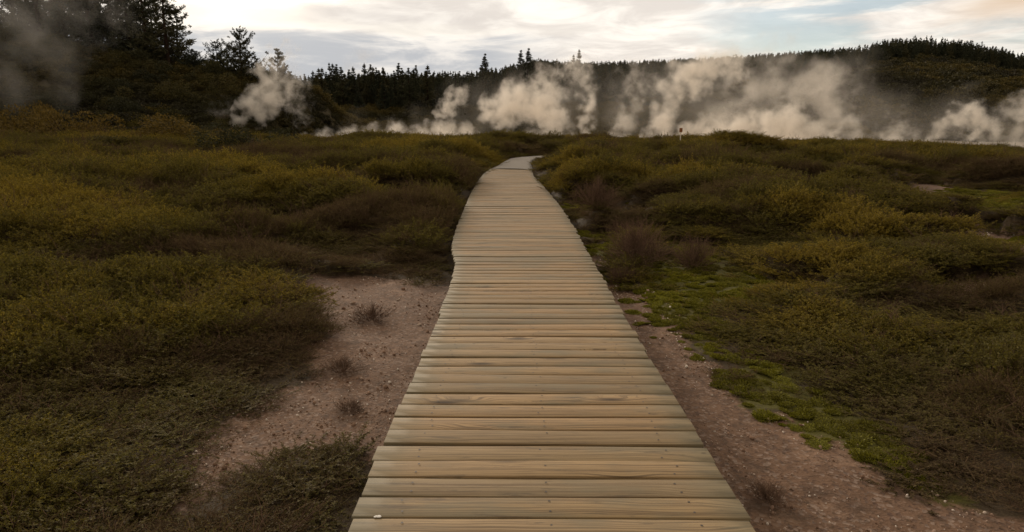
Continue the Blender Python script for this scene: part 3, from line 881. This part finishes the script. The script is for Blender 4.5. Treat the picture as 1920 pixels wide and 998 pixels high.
# ------------------------------------------------------------------ bushes and scrub
def bush_parts(seed, Rr, Hh, n_leaf, leaf, mat, stem_mat, lobes=9, stems=14):
    r = np.random.default_rng(seed)
    C_ = np.stack([r.normal(0, .42 * Rr, lobes), r.normal(0, .42 * Rr, lobes), r.uniform(.25, .8, lobes) * Hh], -1)
    q = r.uniform(.28, .5, lobes) * Rr
    w_ = q ** 2 / np.sum(q ** 2); ch_ = r.choice(lobes, n_leaf, p=w_)
    d = r.normal(size=(n_leaf, 3)); d /= np.linalg.norm(d, axis=1, keepdims=True)
    Pp = C_[ch_] + d * (q[ch_] * r.uniform(.55, 1.12, n_leaf) ** .7)[:, None] * np.array([1, 1, .8])
    Pp[:, 2] = np.maximum(Pp[:, 2], .02 * Hh)
    L = r.uniform(*leaf, n_leaf)
    lv, lf = leaves(Pp, d + r.normal(0, .7, d.shape) + [0, 0, .4], L, L * .5, r)
    fol = mesh('foliage', lv, lf, mat, attrs={'rnd': np.repeat(r.random(n_leaf), 4)})
    tip = C_[r.integers(0, lobes, stems)] + r.normal(0, .15 * Rr, (stems, 3))
    b0 = r.normal(0, .08 * Rr, (stems, 3)); b0[:, 2] = -.1
    f = np.linspace(0, 1, 6)[None, :, None]
    p = b0[:, None] * (1 - f) + tip[:, None] * f + r.normal(0, .03 * Rr, (stems, 6, 3)) * f
    sv, sf = strips(p, .02 * Rr, r)
    return mesh('stems', sv, sf, stem_mat, attrs={'rnd': np.repeat(r.random(stems), 18)}), fol

def bush_thing(name, label, cat, group, st, fo, loc, rz, sc):
    o = empty(name, loc, rz, sc)
    link('stems', st, o); link('foliage', fo, o)
    return tag(o, label, cat, group)

bp = [bush_parts(s, 1.0, 1.0, 2600, (.05, .11), M_shrub, M_bark) for s in (1, 2, 3)]
gp = [bush_parts(s, 1.0, 1.0, 2600, (.05, .10), M_gold, M_bark) for s in (5, 6)]
# dark shrubs over the left hillside
proto = None
r = np.random.default_rng(5)
spots = []
for k_ in range(2600):
    px, Yq = r.uniform(-150, 545), r.uniform(66, 96)
    xq = (px - 960) / 1273 * Yq
    if xq > -30 + (96 - Yq) * .05: continue
    if all((xq - a) ** 2 + ((Yq - b_) * .8) ** 2 > 4.0 for a, b_ in spots):
        spots.append((xq, Yq))
    if len(spots) >= 120: break
for i, (xq, Yq) in enumerate(spots):
    zq = float(ground_z(np.array([xq]), np.array([Yq]))[0])
    st, fo = bp[i % 3]
    sz = r.uniform(1.0, 2.1)
    bush_thing('hillside_shrub', 'dark rounded shrub in the scrub covering the left hillside', 'shrub', 'shrubs on the left hillside', st, fo, (xq, Yq, zq - .2), r.uniform(0, 6.28), (sz, sz, sz * r.uniform(.7, 1.1)))
# golden bushes at the foot of the left hill
gb = [(20, 46, 2.5, 2.7, 1, 'golden bush at the foot of the left hill, cut by the edge of the photo'),
      (66, 44, 2.1, 2.5, 1, 'golden bush between two others at the foot of the left hill'),
      (150, 42, 2.2, 2.2, 1, 'round golden brown bush standing alone right of the golden bushes'),
      (352, 41, 2.6, 1.6, 1, 'broad low golden green bush below the left hill'),
      (385, 38, 1.3, 1.0, 0, 'dark low bush just right of the broad golden green bush'),
      (462, 33, 1.7, 1.3, 0, 'dark green rounded bush alone in the heath below the bright puff'),
      (205, 33, 1.3, .75, 0, 'dark flat bush in the heath below the round golden brown bush'),
      (345, 27, 1.1, .62, 0, 'dark low bush in the heath, highest of a short column of three'),
      (330, 22, .75, .48, 0, 'small dark bush in the yellow part of the left heath'),
      (1120, 33, 1.2, .55, 0, 'dark bush in the heath right of the path bend'),
      (1180, 27, 1.0, .5, 0, 'dark bush in the heath right of the boardwalk end'),
      (1540, 24, .9, .5, 0, 'dark flat bush in the right heath near the small bare patch'),
      (1640, 14, 1.0, .45, 0, 'dark spreading bush on the large mound in the right heath')]
for i, (px, Yq, rx, hz, gold, lab) in enumerate(gb):
    xq = (px - 960) / 1273 * Yq
    zq = float(ground_z(np.array([xq]), np.array([Yq]))[0])
    st, fo = (gp[i % 2] if gold else bp[i % 3])
    bush_thing('bush', lab, 'bush', 'bushes at the edge of the heath', st, fo, (xq, Yq, zq - .1), i * 1.3, (rx, rx, hz))

# dry purple-brown twiggy shrubs by the boardwalk
tw = [clump('twigs', 71, nst=90, nl=8, rad0=.06, tilt=(0, 72), ln=(.35, .6), leaf=(.008, .014), mats=[M_purple, M_heath], stemr=.0024, leafy=.4, sub=7),
      clump('twigs', 72, nst=80, nl=8, rad0=.08, tilt=(5, 80), ln=(.3, .5), leaf=(.008, .014), mats=[M_purple, M_heath], stemr=.0024, leafy=.3, sub=7)]
for i, (px, py, sc_, lab) in enumerate([(1118, 425, 1.1, 'dry purple brown twiggy shrub at the right edge of the boardwalk, farthest of its kind'),
                                        (1165, 448, .8, 'small dry twiggy shrub behind the largest purple one on the moss'),
                                        (1195, 510, 1.05, 'largest dry purple twiggy shrub standing among the bright moss'),
                                        (1165, 528, .55, 'small brown tufted shrub in front of the largest purple one'),
                                        (1300, 500, .8, 'dry twiggy shrub at the right end of the moss strip'),
                                        (695, 595, .62, 'low dry purple twiggy shrub on the bare soil left of the boardwalk'),
                                        (640, 690, .42, 'dark dry tuft at the heath edge of the bare soil left of the boardwalk'),
                                        (655, 760, .30, 'smallest dry tuft low on the bare soil left of the boardwalk'),
                                        (1440, 930, .30, 'small dry tuft near the right edge of the nearest boards')]):
    q = gpt(px, py, -.18)
    zq = float(ground_z(q[None, 0], q[None, 1])[0])
    o = link('dry_shrub', tw[i % 2], loc=(q[0], q[1], zq))
    o.scale = (sc_, sc_, sc_ * (.5 if i >= 5 else .95)); o.rotation_euler = (0, 0, i)
    tag(o, lab, 'shrub', 'dry twiggy shrubs beside the boardwalk')

# far scrub: mid slope, left hill, right hill shrubland
def scrub_proto(name, seed):
    r = np.random.default_rng(seed)
    n = 900; lob = 6
    C_ = np.stack([r.normal(0, .4, lob), r.normal(0, .4, lob), r.uniform(.15, .6, lob)], -1); q = r.uniform(.3, .5, lob)
    ch_ = r.integers(0, lob, n); d = r.normal(size=(n, 3)); d /= np.linalg.norm(d, axis=1, keepdims=True)
    Pp = C_[ch_] + d * (q[ch_] * r.uniform(.6, 1.1, n))[:, None]
    Pp[:, 2] = np.maximum(Pp[:, 2], -.1)
    L = r.uniform(.10, .22, n); lv, lf = leaves(Pp, d + r.normal(0, .7, d.shape) + [0, 0, .3], L, L * .55, r)
    return mesh(name, lv, lf, M_scrub, attrs={'rnd': np.repeat(r.random(n), 4)})
sp_ = [scrub_proto('s%d' % i, i + 40) for i in range(4)]
r = np.random.default_rng(9)
X_, Y_, S_, T_ = [], [], [], []
def add_scrub(n, c0, c1, y0, y1, s0, s1, t0, cond=None):
    c_ = r.uniform(c0, c1, n); yy = y0 * (y1 / y0) ** r.random(n); xx = (c_ - 960) / 1273 * yy
    kp = np.ones(n, bool) if cond is None else cond(c_, xx, yy)
    xx, yy = xx[kp], yy[kp]
    X_.append(xx); Y_.append(yy); S_.append(r.uniform(s0, s1, len(xx))); T_.append(np.clip(t0 + (fbm(xx / 14, yy / 14, 101, 3) - .5) * 1.9 + r.normal(0, .08, len(xx)), 0, 1))
add_scrub(5500, -500, 640, 60, 100, .45, 1.2, .45, lambda c_, x_, y_: (x_ < -21) )
add_scrub(900, -500, 200, 48, 62, .3, .7, .7)
add_scrub(4500, 560, 1350, 100, 152, .6, 1.5, .85)
add_scrub(8000, 1380, 2350, 105, 345, .6, 2.3, .62)
add_scrub(900, 1380, 2350, 120, 345, 2.2, 4.2, .40)
X_, Y_, S_, T_ = map(np.concatenate, (X_, Y_, S_, T_))
scatter('scrub', np.stack([X_, Y_, ground_z(X_, Y_) - .1 * S_], -1), np.stack([0 * X_, 0 * X_, r.uniform(0, 6.28, len(X_))], -1),
        np.stack([S_, S_, S_ * r.uniform(.5, .95, len(X_))], -1), r.integers(0, 4, len(X_)), T_, sp_)

# ------------------------------------------------------------------ conifers
def conifer(seed, H, Rb, whorls, per, needle, base=0.12, droop=0.1, curve=0.25, shape=0.85, irregular=0.25, tufts=7, per_tuft=7, nmat=None, top_bare=0.0, miss=0.05):
    r = np.random.default_rng(seed)
    # trunk
    hs = np.linspace(0, 1, 12)
    tx = np.cumsum(r.normal(0, .006 * H, 12)) * hs; ty = np.cumsum(r.normal(0, .006 * H, 12)) * hs
    def axis(f): return np.stack([np.interp(f, hs, tx), np.interp(f, hs, ty), f * H], -1)
    r0 = .014 * H + .05
    Vt, Ft = [], []
    for i, f in enumerate(hs):
        a = np.arange(8) * math.pi / 4
        rad = r0 * (1 - f) ** .9 + .012
        c0 = axis(f)
        Vt.append(np.stack([c0[0] + rad * np.cos(a), c0[1] + rad * np.sin(a), np.full(8, c0[2] - (0.5 if i == 0 else 0))], -1))
    Vt = np.concatenate(Vt)
    id_ = np.arange(96).reshape(12, 8)
    Ft = np.stack([id_[:-1], np.roll(id_[:-1], -1, 1), np.roll(id_[1:], -1, 1), id_[1:]], -1).reshape(-1, 4)
    # limbs
    paths = []
    for wI in range(whorls):
        f = base + (1 - base) * (wI + r.uniform(-.3, .3)) / whorls
        f = min(max(f, base * .8), .985)
        env = (1 - (f - base) / (1 - base)) ** shape
        for b_ in range(per):
            if r.random() < miss: continue
            a = r.uniform(0, 6.283)
            Lb = Rb * env * r.uniform(1 - irregular, 1 + irregular) + .03 * H * (1 - f)
            kk = 6; s1 = np.linspace(0, 1, kk)
            el_ = r.normal(.15, .15) - droop
            out = np.stack([np.cos(a) * Lb * s1, np.sin(a) * Lb * s1, Lb * (np.tan(el_) * s1 + curve * s1 ** 2 - .10 * np.sin(s1 * math.pi))], -1)
            out[:, :2] += r.normal(0, .03 * Lb, (kk, 2)) * s1[:, None]
            paths.append(axis(f) + out)
    paths = np.array(paths)
    sv, sf = strips(paths, .004 * H * .5 + .01, r)
    trunk = mesh('trunk', np.concatenate([Vt, sv]), [Ft, sf + len(Vt)], M_bark)
    nb = len(paths)
    f = np.concatenate([r.uniform(.18, 1, (nb, tufts)), np.ones((nb, 1))], 1)
    q, dd = along(paths, f); q = q.reshape(-1, 3); dd = dd.reshape(-1, 3); dd /= np.linalg.norm(dd, axis=1, keepdims=True) + 1e-9
    # side offset (twigs)
    sd = np.cross(dd, [0, 0, 1.0]); blen = np.linalg.norm(paths[:, -1] - paths[:, 0], axis=1); bl = np.repeat(blen, tufts + 1)
    tp = np.tile(np.concatenate([np.ones(tufts), [0]]), nb)
    q = q + sd * (r.uniform(-.28, .28, len(q)) * bl * tp)[:, None] * (1 - .6 * f.reshape(-1))[:, None] + np.array([0, 0, 1]) * (r.normal(0, .02, len(q)) * bl)[:, None]
    # leader
    lead = axis(r.uniform(.86, 1.0, 14)); q = np.concatenate([q, lead]); dd = np.concatenate([dd, np.tile([0, 0, 1.0], (14, 1))])
    Q = np.repeat(q, per_tuft, 0); Dd = np.repeat(dd, per_tuft, 0)
    n = len(Q)
    d = Dd * .75 + r.normal(0, .55, (n, 3)) + [0, 0, .28]
    tf = 1 - .62 * np.clip(Q[:, 2] / H, 0, 1) ** 1.5
    L = r.uniform(.6, 1.25, n) * needle * tf
    lv, lf = leaves(Q + r.normal(0, needle * .22, Q.shape) * tf[:, None], d, L, L * .28, r)
    crown = mesh('crown', lv, lf, nmat or M_needle, attrs={'rnd': np.repeat(r.random(n), 4)})
    return trunk, crown

def tree_thing(name, label, group, tr, cr, loc, rz, sc, cat='pine tree'):
    o = empty(name, loc, rz, sc)
    link('trunk', tr, o); link('crown', cr, o)
    return tag(o, label, cat, group)

def gz(xq, yq): return float(ground_z(np.array([xq]), np.array([yq]))[0])

# tall dark pines on the left hill: (trunk column, top row, depth, kind, label)
big_A = conifer(101, 17, 4.3, 24, 5, .48, base=.05, droop=.30, curve=.24, shape=1.0, irregular=.3, tufts=11, per_tuft=11)
big_B = conifer(102, 17, 3.3, 22, 5, .50, base=.06, droop=.12, curve=.25, shape=.6, irregular=.4, tufts=11, per_tuft=11)
big_C = conifer(103, 16, 3.6, 20, 5, .52, base=.05, droop=.05, curve=.3, shape=.55, irregular=.4, tufts=11, per_tuft=11)
bushy = conifer(104, 7.5, 2.9, 14, 6, .40, base=.05, droop=-.1, curve=.35, shape=.42, irregular=.45, tufts=13, per_tuft=13)
slim = conifer(105, 7.5, 1.6, 18, 5, .36, base=.05, droop=-.05, curve=.3, shape=.55, irregular=.35, tufts=11, per_tuft=11)
LP = [(298, -75, 84, 17.0, big_A, 'tall layered pine at the right end of the tall group on the left hill'),
      (325, 10, 88, 17.0, big_A, 'layered pine just right behind the tallest pines on the left hill'),
      (256, -110, 86, 17.0, big_B, 'tall dark pine second from the right of the group on the left hill'),
      (225, -90, 90, 17.0, big_C, 'dark pine behind drifting smoke in the tall group on the left hill'),
      (190, -120, 92, 16.0, big_C, 'dark dense pine at the middle of the tall group on the left hill'),
      (145, -150, 88, 17.0, big_B, 'dark pine half hidden by smoke on the left hill'),
      (95, -140, 93, 16.0, big_C, 'dark pine behind smoke near the upper left corner of the photo'),
      (45, -160, 90, 17.0, big_B, 'smoke veiled pine second from the left edge of the photo'),
      (0, -150, 94, 16.0, big_C, 'smoke veiled pine at the left edge of the photo'),
      (362, 95, 84, 7.5, bushy, 'low bushy pine at the right foot of the tall pines'),
      (405, 75, 86, 7.5, bushy, 'bushy pine left of the pair on the skyline of the left hill'),
      (447, 52, 84, 7.5, bushy, 'tall bushy pine with a pointed top on the skyline of the left hill'),
      (516, 88, 80, 7.5, slim, 'slim pale pine behind the steam at the right end of the left hill'),
      (540, 130, 80, 7.5, slim, 'small pine on the right edge of the left hill'),
      (490, 130, 86, 7.5, slim, 'small pine between the bushy pair and the slim one on the left hill'),
      (275, -50, 97, 17.0, big_C, 'dark pine filling the gap behind the tallest pines on the left hill'),
      (205, -70, 98, 17.0, big_A, 'dark pine far back in the tall group behind drifting smoke'),
      (165, -90, 97, 17.0, big_C, 'dark dense pine far back near the smoke on the left hill'),
      (120, -80, 99, 17.0, big_A, 'smoke veiled pine far back on the left hill'),
      (70, -90, 99, 17.0, big_C, 'smoke veiled dense pine far back near the upper left corner'),
      (20, -100, 100, 17.0, big_A, 'smoke veiled pine far back at the left edge of the photo')]
for i, (px, py, Yq, H0, (tr, cr), lab) in enumerate(LP):
    if lab is None: continue
    xq, _, zt = at_depth(px, py, Yq)
    zq = gz(xq, Yq)
    s1 = max(.35, (zt - zq) / H0)
    tree_thing('pine_tree', lab, 'pines on the left hill', tr, cr, (xq, Yq, zq - .2), i * 2.1, (max(s1, .55) if H0 < 10 else s1 * 1.1 + .05, max(s1, .55) if H0 < 10 else s1 * 1.1 + .05, s1))

# forest edge beyond the steam
fk = [conifer(200 + i, 12, R_, 22, 5, .62, base=.03, droop=dr_, curve=.15, shape=sh_, irregular=.3, tufts=6, per_tuft=6)
      for i, (R_, dr_, sh_) in enumerate([(2.0, .05, 1.05), (2.3, .15, 1.0), (1.6, .0, 1.1), (2.4, .1, .85), (1.9, .1, .95)])]
sky_px = [520, 560, 600, 625, 660, 690, 720, 745, 790, 830, 870, 900, 940, 985, 1010, 1060, 1110, 1160, 1270]
sky_py = [140, 142, 128, 122, 128, 125, 118, 124, 128, 133, 130, 124, 122, 116, 118, 124, 134, 150, 170]
r = np.random.default_rng(21)
front = []
px = 548.0
while px < 1110:
    front.append((px, r.uniform(140, 158), np.interp(px, sky_px, sky_py) + r.uniform(-10, 34) * r.uniform(.5, 1)))
    px += r.uniform(4, 8.5)
for k_ in range(95):
    px = r.uniform(555, 1260)
    front.append((px, r.uniform(136, 150), np.interp(px, sky_px, sky_py) + r.uniform(22, 62)))
for (px, Yq, py) in front:
    xq, _, zt = at_depth(px, py, Yq)
    zq = gz(xq, Yq); hh = zt - zq
    if hh < 1.5: hh = 1.5
    s1 = hh / 12; ws = max(s1, .5) * r.uniform(1.0, 1.5)
    tr, cr = fk[r.integers(0, 5)]
    tree_thing('forest_conifer', 'dark conifer in the forest edge beyond the steaming ground', 'conifers in the forest edge beyond the steam', tr, cr, (xq, Yq, zq - .2), r.uniform(0, 6.28), (ws, ws, s1), 'conifer')
# taller ones that stand out above the forest
for (px, py, lab) in [(908, 98, 'single conifer with a broken top above the forest, left of the tall pair'),
                      (976, 92, 'left of two tall conifers touching above the forest edge'),
                      (990, 88, 'right and tallest of two touching conifers above the forest edge'),
                      (1073, 102, 'lower of two thin conifers above the steam column'),
                      (1089, 92, 'taller of two thin conifers above the steam column')]:
    Yq = 160
    xq, _, zt = at_depth(px, py, Yq); zq = gz(xq, Yq)
    s1 = (zt - zq) / 12
    tr, cr = fk[2 if px > 1000 else 0]
    tree_thing('tall_conifer', lab, 'conifers standing above the forest', tr, cr, (xq, Yq, zq - .2), px, (s1 * 1.25, s1 * 1.25, s1), 'conifer')

# wood on the far hill: one mass
r = np.random.default_rng(33)
fp = [conifer(300 + i, 12, R_, 13, 5, 1.0, base=.05, droop=.05, curve=.2, shape=1.0, irregular=.3, tufts=3, per_tuft=5, nmat=M_needle_i)[1] for i, R_ in enumerate((1.7, 2.2, 1.9))]
n = 15000
Yq = r.uniform(160, 372, n); c_ = r.uniform(560, 2350, n)
xq = (c_ - 960) / 1273 * Yq
tl = np.interp(c_, [560, 1250, 1400, 1520, 1600, 1680, 1760, 1920, 2300], [158, 158, 185, 225, 285, 318, 322, 300, 290])
kp = (Yq > tl + 12 * (fbm(xq / 15, Yq / 15, 131) - .5)) & (r.random(n) < np.clip(Yq / 330, .3, 1))
Yq, xq = Yq[kp], xq[kp]
top_row = np.interp(960 + 1273 * xq / Yq, [500, 560, 700, 900, 1000, 1100, 1200, 1300, 1400, 1500, 1600, 1650, 1700, 1750, 1800, 1850, 1920, 2100, 2400],
                    [160, 148, 140, 136, 114, 119, 116, 111, 105, 97, 87, 73, 68, 70, 76, 88, 107, 130, 160])
elev = np.tan(np.arctan((499 - top_row) / FPX) - TH)
hmax = (CAM_H + elev * Yq - ground_z(xq, Yq) + .5) / 12
hs_ = np.minimum(r.uniform(.55, .95, len(xq)), hmax * r.uniform(.78, 1.07, len(xq)))
kp = hs_ > .3
Yq, xq, hs_ = Yq[kp], xq[kp], hs_[kp]
scatter('forest', np.stack([xq, Yq, ground_z(xq, Yq) - .5], -1), np.stack([0 * xq, 0 * xq, r.uniform(0, 6.28, len(xq))], -1),
        np.stack([np.maximum(hs_, .5) * .9, np.maximum(hs_, .5) * .9, hs_], -1), r.integers(0, 3, len(xq)), np.clip(r.normal(.5, .25, len(xq)), 0, 1), fp)
print('forest', len(xq))

# ------------------------------------------------------------------ small sign in front of the steam
xq, Yq, zq = at_depth(1275, 275, 52)
zq = gz(xq, Yq)
sg = empty('warning_sign', (xq, Yq, zq))
tag(sg, 'small orange brown sign on a pale post at the edge of the steam', 'sign')
bm = bmesh.new(); bmesh.ops.create_cube(bm, size=1)
for v in bm.verts: v.co = (v.co.x * .07, v.co.y * .07, v.co.z * 1.5 + .65)
bmesh.ops.bevel(bm, geom=bm.edges[:], offset=.01, segments=1, affect='EDGES')
me = bpy.data.meshes.new('post'); bm.to_mesh(me); bm.free(); me.materials.append(plain('pale_post', (.62, .56, .46))); link('post', me, sg)
bm = bmesh.new(); bmesh.ops.create_cube(bm, size=1)
for v in bm.verts: v.co = (v.co.x * .24, v.co.y * .025 - .05, v.co.z * .32 + 1.3)
bmesh.ops.bevel(bm, geom=bm.edges[:], offset=.012, segments=2, affect='EDGES')
me = bpy.data.meshes.new('plate'); bm.to_mesh(me); bm.free(); me.materials.append(plain('orange_brown_plate', (.24, .09, .025))); link('plate', me, sg)
#STEAM#
# ------------------------------------------------------------------ steam
def steam(label, Y, puffs, dens, warp=.95, fq=.62, seed=0.0, name='steam_plume', lo=.14, hi=1.02, tint=(.99, .935, .865), cat='steam', aniso=.25, det=2.0, dscale=1.0):
    """puffs: (column, row, radius in photo pixels, strength[, depth offset]) placed at depth Y"""
    C_ = []
    for p in puffs:
        yq = Y + (p[4] if len(p) > 4 else 0)
        x0, y0, z0 = at_depth(p[0], p[1] + 10 * float(smooth(p[1], 205, 245)) * (p[0] > 550), yq)
        C_.append((x0, y0, z0, p[2] * 1.13 * yq / 1273, p[3]))
    C_ = np.array(C_)
    org = np.array([C_[0, 0], C_[0, 1], C_[0, 2] - C_[0, 3] * .5])
    L_ = C_[:, :3] - org
    bm = bmesh.new()
    for (x0, y0, z0), r0 in zip(L_, C_[:, 3]):
        q = bmesh.ops.create_icosphere(bm, subdivisions=3, radius=r0 * 1.1)
        for v in q['verts']: v.co += v.co.__class__((x0, y0, z0))
    me = bpy.data.meshes.new(name); bm.to_mesh(me); bm.free()
    o = link(name, me, loc=org)
    md = o.modifiers.new('skin', 'REMESH'); md.mode = 'VOXEL'; md.voxel_size = float(max(.12, C_[:, 3].min() * .28))
    dg = bpy.context.evaluated_depsgraph_get()
    me2 = bpy.data.meshes.new_from_object(o.evaluated_get(dg)); me2.name = name
    o.modifiers.clear(); o.data = me2
    m, t = new_mat(name)
    pos = t.n('ShaderNodeTexCoord').outputs['Object']
    rm = float(np.mean(C_[:, 3]))
    off = t.n('ShaderNodeVectorMath', operation='ADD', ins={0: pos, 1: (seed * 13.7, seed * 7.1, seed * 3.3)}).outputs[0]
    nw = t.n('ShaderNodeTexNoise', ins={'Vector': off, 'Scale': fq * 1.6 / rm, 'Detail': 1.0})
    wv = t.n('ShaderNodeVectorMath', operation='SUBTRACT', ins={0: nw.outputs['Color'], 1: (.5, .5, .5)}).outputs[0]
    wv = t.n('ShaderNodeVectorMath', operation='SCALE', ins={0: wv, 3: warp * rm * 2}).outputs[0]
    pw = t.n('ShaderNodeVectorMath', operation='ADD', ins={0: pos, 1: wv}).outputs[0]
    s_ = None
    for (x0, y0, z0), r0, k0 in zip(L_, C_[:, 3], C_[:, 4]):
        d = t.n('ShaderNodeVectorMath', operation='DISTANCE', ins={0: pw, 1: (x0, y0, z0)}).outputs['Value']
        v = t.m('MULTIPLY', t.m('SUBTRACT', 1.0, t.m('DIVIDE', d, r0)), k0)
        s_ = v if s_ is None else t.m('SMOOTH_MAX', s_, v, 0.12)
    fb = t.n('ShaderNodeTexNoise', ins={'Vector': off, 'Scale': fq * 3.2 / rm * dscale, 'Detail': 6.0, 'Roughness': .70, 'Distortion': .3}).outputs['Fac']
    s2 = t.m('ADD', s_, t.m('MULTIPLY', t.m('SUBTRACT', fb, .5), det))
    dn = t.m('MULTIPLY', t.ss(s2, lo, hi), dens)
    dn = t.m('MULTIPLY', dn, t.ss(s_, 0.0, 0.12))
    pv = t.n('ShaderNodeVolumePrincipled', ins={'Color': (*tint, 1), 'Density': dn, 'Anisotropy': aniso})
    pv.inputs['Density Attribute'].default_value = ''
    t.n('ShaderNodeOutputMaterial', ins={'Volume': pv.outputs[0]})
    me2.materials.clear(); me2.materials.append(m)
    return tag(o, label, cat)

steam('bright steam puff leaning right in front of the left hill', 68,
      [(440, 244, 18, 1), (455, 226, 24, 1), (478, 206, 32, 1), (506, 182, 38, 1), (500, 156, 34, .7), (522, 128, 42, .5), (545, 165, 40, .5), (560, 205, 36, .4), (540, 100, 36, .3)], .95, seed=1)
steam('faint low wisp of steam left of the bright puff by the left hill', 70,
      [(418, 240, 20, .9), (410, 222, 26, .8), (425, 205, 24, .6)], .35, seed=2)
steam('thin wisp of steam standing alone below the left hillside', 70,
      [(266, 232, 22, .9), (268, 212, 26, .7), (300, 218, 30, .5)], .25, seed=3)
steam('broad dim smoke drifting over the upper left corner of the photo', 60,
      [(110, 145, 75, .9), (85, 90, 80, .9), (10, 150, 70, .9), (30, 40, 90, .9), (130, 20, 80, .8), (220, 30, 60, .6)], .055, seed=4, lo=.15, hi=.9, det=1.7)
steam('low steam hugging the ground along the foot of the left hill', 72,
      [(610, 250, 20, .7), (655, 248, 24, .9), (700, 246, 24, .9), (745, 242, 30, 1), (790, 244, 28, 1), (835, 240, 32, 1), (872, 240, 28, 1)], .7, seed=5, dscale=1.6, lo=.05, hi=1.0, det=1.5)
steam('small curling plume above the low steam', 78,
      [(824, 214, 14, 1), (840, 203, 22, 1), (856, 185, 22, 1), (868, 172, 18, .8)], .75, seed=6)
steam('brightest billowing cloud of steam left of the slender column', 76,
      [(906, 216, 20, 1), (935, 205, 36, 1), (970, 190, 46, 1), (1010, 190, 46, 1), (1030, 215, 36, 1), (1045, 165, 40, .6), (1030, 140, 40, .5)], .75, seed=7, hi=.95)
steam('low steam between the brightest cloud and the slender column', 70,
      [(960, 250, 20, .8), (1000, 248, 22, .9), (1036, 236, 26, 1), (1060, 225, 24, .9), (1075, 248, 20, .9)], .5, seed=8)
steam('slender upright column of steam right of the brightest cloud', 74,
      [(1098, 246, 20, 1), (1100, 222, 20, 1), (1105, 196, 22, 1), (1102, 170, 24, .9), (1095, 143, 28, .75), (1080, 125, 34, .6)], .75, seed=9)
steam('thin leaning column of steam between the slender column and the great bank', 80,
      [(1165, 250, 26, 1), (1178, 222, 32, .9), (1185, 190, 34, .7), (1195, 160, 36, .6), (1190, 130, 34, .5)], .45, seed=10)
steam('left shoulder of the great steam bank rising above the sign', 74,
      [(1240, 250, 36, 1), (1252, 222, 36, 1), (1246, 195, 30, .9), (1255, 165, 34, .9), (1290, 145, 42, .9), (1330, 130, 46, .8), (1370, 135, 44, .7)], .8, seed=11)
steam('dense low heart of the great steam bank behind the sign', 71,
      [(1290, 256, 34, 1), (1330, 244, 44, 1), (1380, 236, 46, 1), (1425, 240, 46, 1), (1465, 232, 46, 1), (1505, 245, 42, 1), (1540, 250, 34, .9), (1480, 205, 34, .7)], .95, seed=12)
steam('tall veil of thin steam rising from the middle of the great bank', 84,
      [(1360, 200, 60, .9), (1420, 170, 64, .9), (1470, 130, 60, .7), (1520, 170, 60, .8), (1585, 160, 56, .75), (1560, 220, 56, .9), (1440, 110, 50, .5)], .22, seed=13, lo=.2, hi=.85, det=1.7)
steam('low rolling steam between the great bank and the white puff on the right', 70,
      [(1570, 258, 32, .9), (1620, 256, 34, .9), (1670, 256, 32, .9), (1720, 262, 30, .9), (1690, 235, 40, .6), (1600, 230, 36, .7)], .65, seed=14)
steam('crisp white puff of steam rolling right below the far hill', 70,
      [(1752, 244, 16, 1), (1772, 230, 24, 1), (1795, 216, 28, 1), (1825, 214, 30, 1), (1848, 226, 26, .9), (1830, 245, 30, .8)], .95, seed=15, hi=.95)
steam('steam cloud cut by the right edge of the photo', 66,
      [(1890, 210, 26, .9), (1915, 200, 30, 1), (1950, 205, 40, 1), (1880, 245, 34, .8), (1925, 245, 36, .8), (1830, 266, 26, .9), (1880, 276, 28, .9), (1930, 285, 30, .9)], .6, seed=16)
steam('faint plume of steam standing over the forest in the middle', 170,
      [(665, 128, 26, .8), (682, 108, 24, .7), (700, 100, 24, .5)], .10, seed=17)
steam('small wisp of steam leaking from the pale ground right of the sign', 60,
      [(1285, 270, 7, 1), (1300, 272, 8, .9), (1312, 266, 9, .8)], 1.2, seed=18)
steam('thin sheet of mist creeping over pale ground right of the left hill', 66,
      [(570, 250, 15, .9), (605, 246, 18, .9), (640, 252, 17, 1), (680, 253, 18, 1), (720, 254, 18, 1), (765, 253, 18, 1), (810, 253, 18, 1), (855, 254, 18, 1), (890, 253, 16, 1)], .75, seed=19, lo=.02, hi=.9, det=1.3, dscale=1.6)
steam('broad diffuse veil of thin steam spreading behind the plumes over the whole flat', 92,
      [(640, 240, 46, .6), (720, 238, 50, .7), (800, 232, 56, .7), (890, 215, 70, .8), (980, 205, 80, .8), (1070, 190, 90, .8), (1160, 195, 90, .8), (1260, 190, 100, .9)], .035, seed=20, lo=.0, hi=1.1, det=1.2)
steam('diffuse veil of thin steam behind the right half of the steam bank', 92,
      [(1350, 185, 105, .9), (1450, 180, 105, .9), (1550, 190, 100, .9), (1650, 215, 80, .8), (1750, 225, 70, .8), (1850, 225, 70, .8), (1950, 225, 70, .8)], .04, seed=21, lo=.0, hi=1.1, det=1.2)
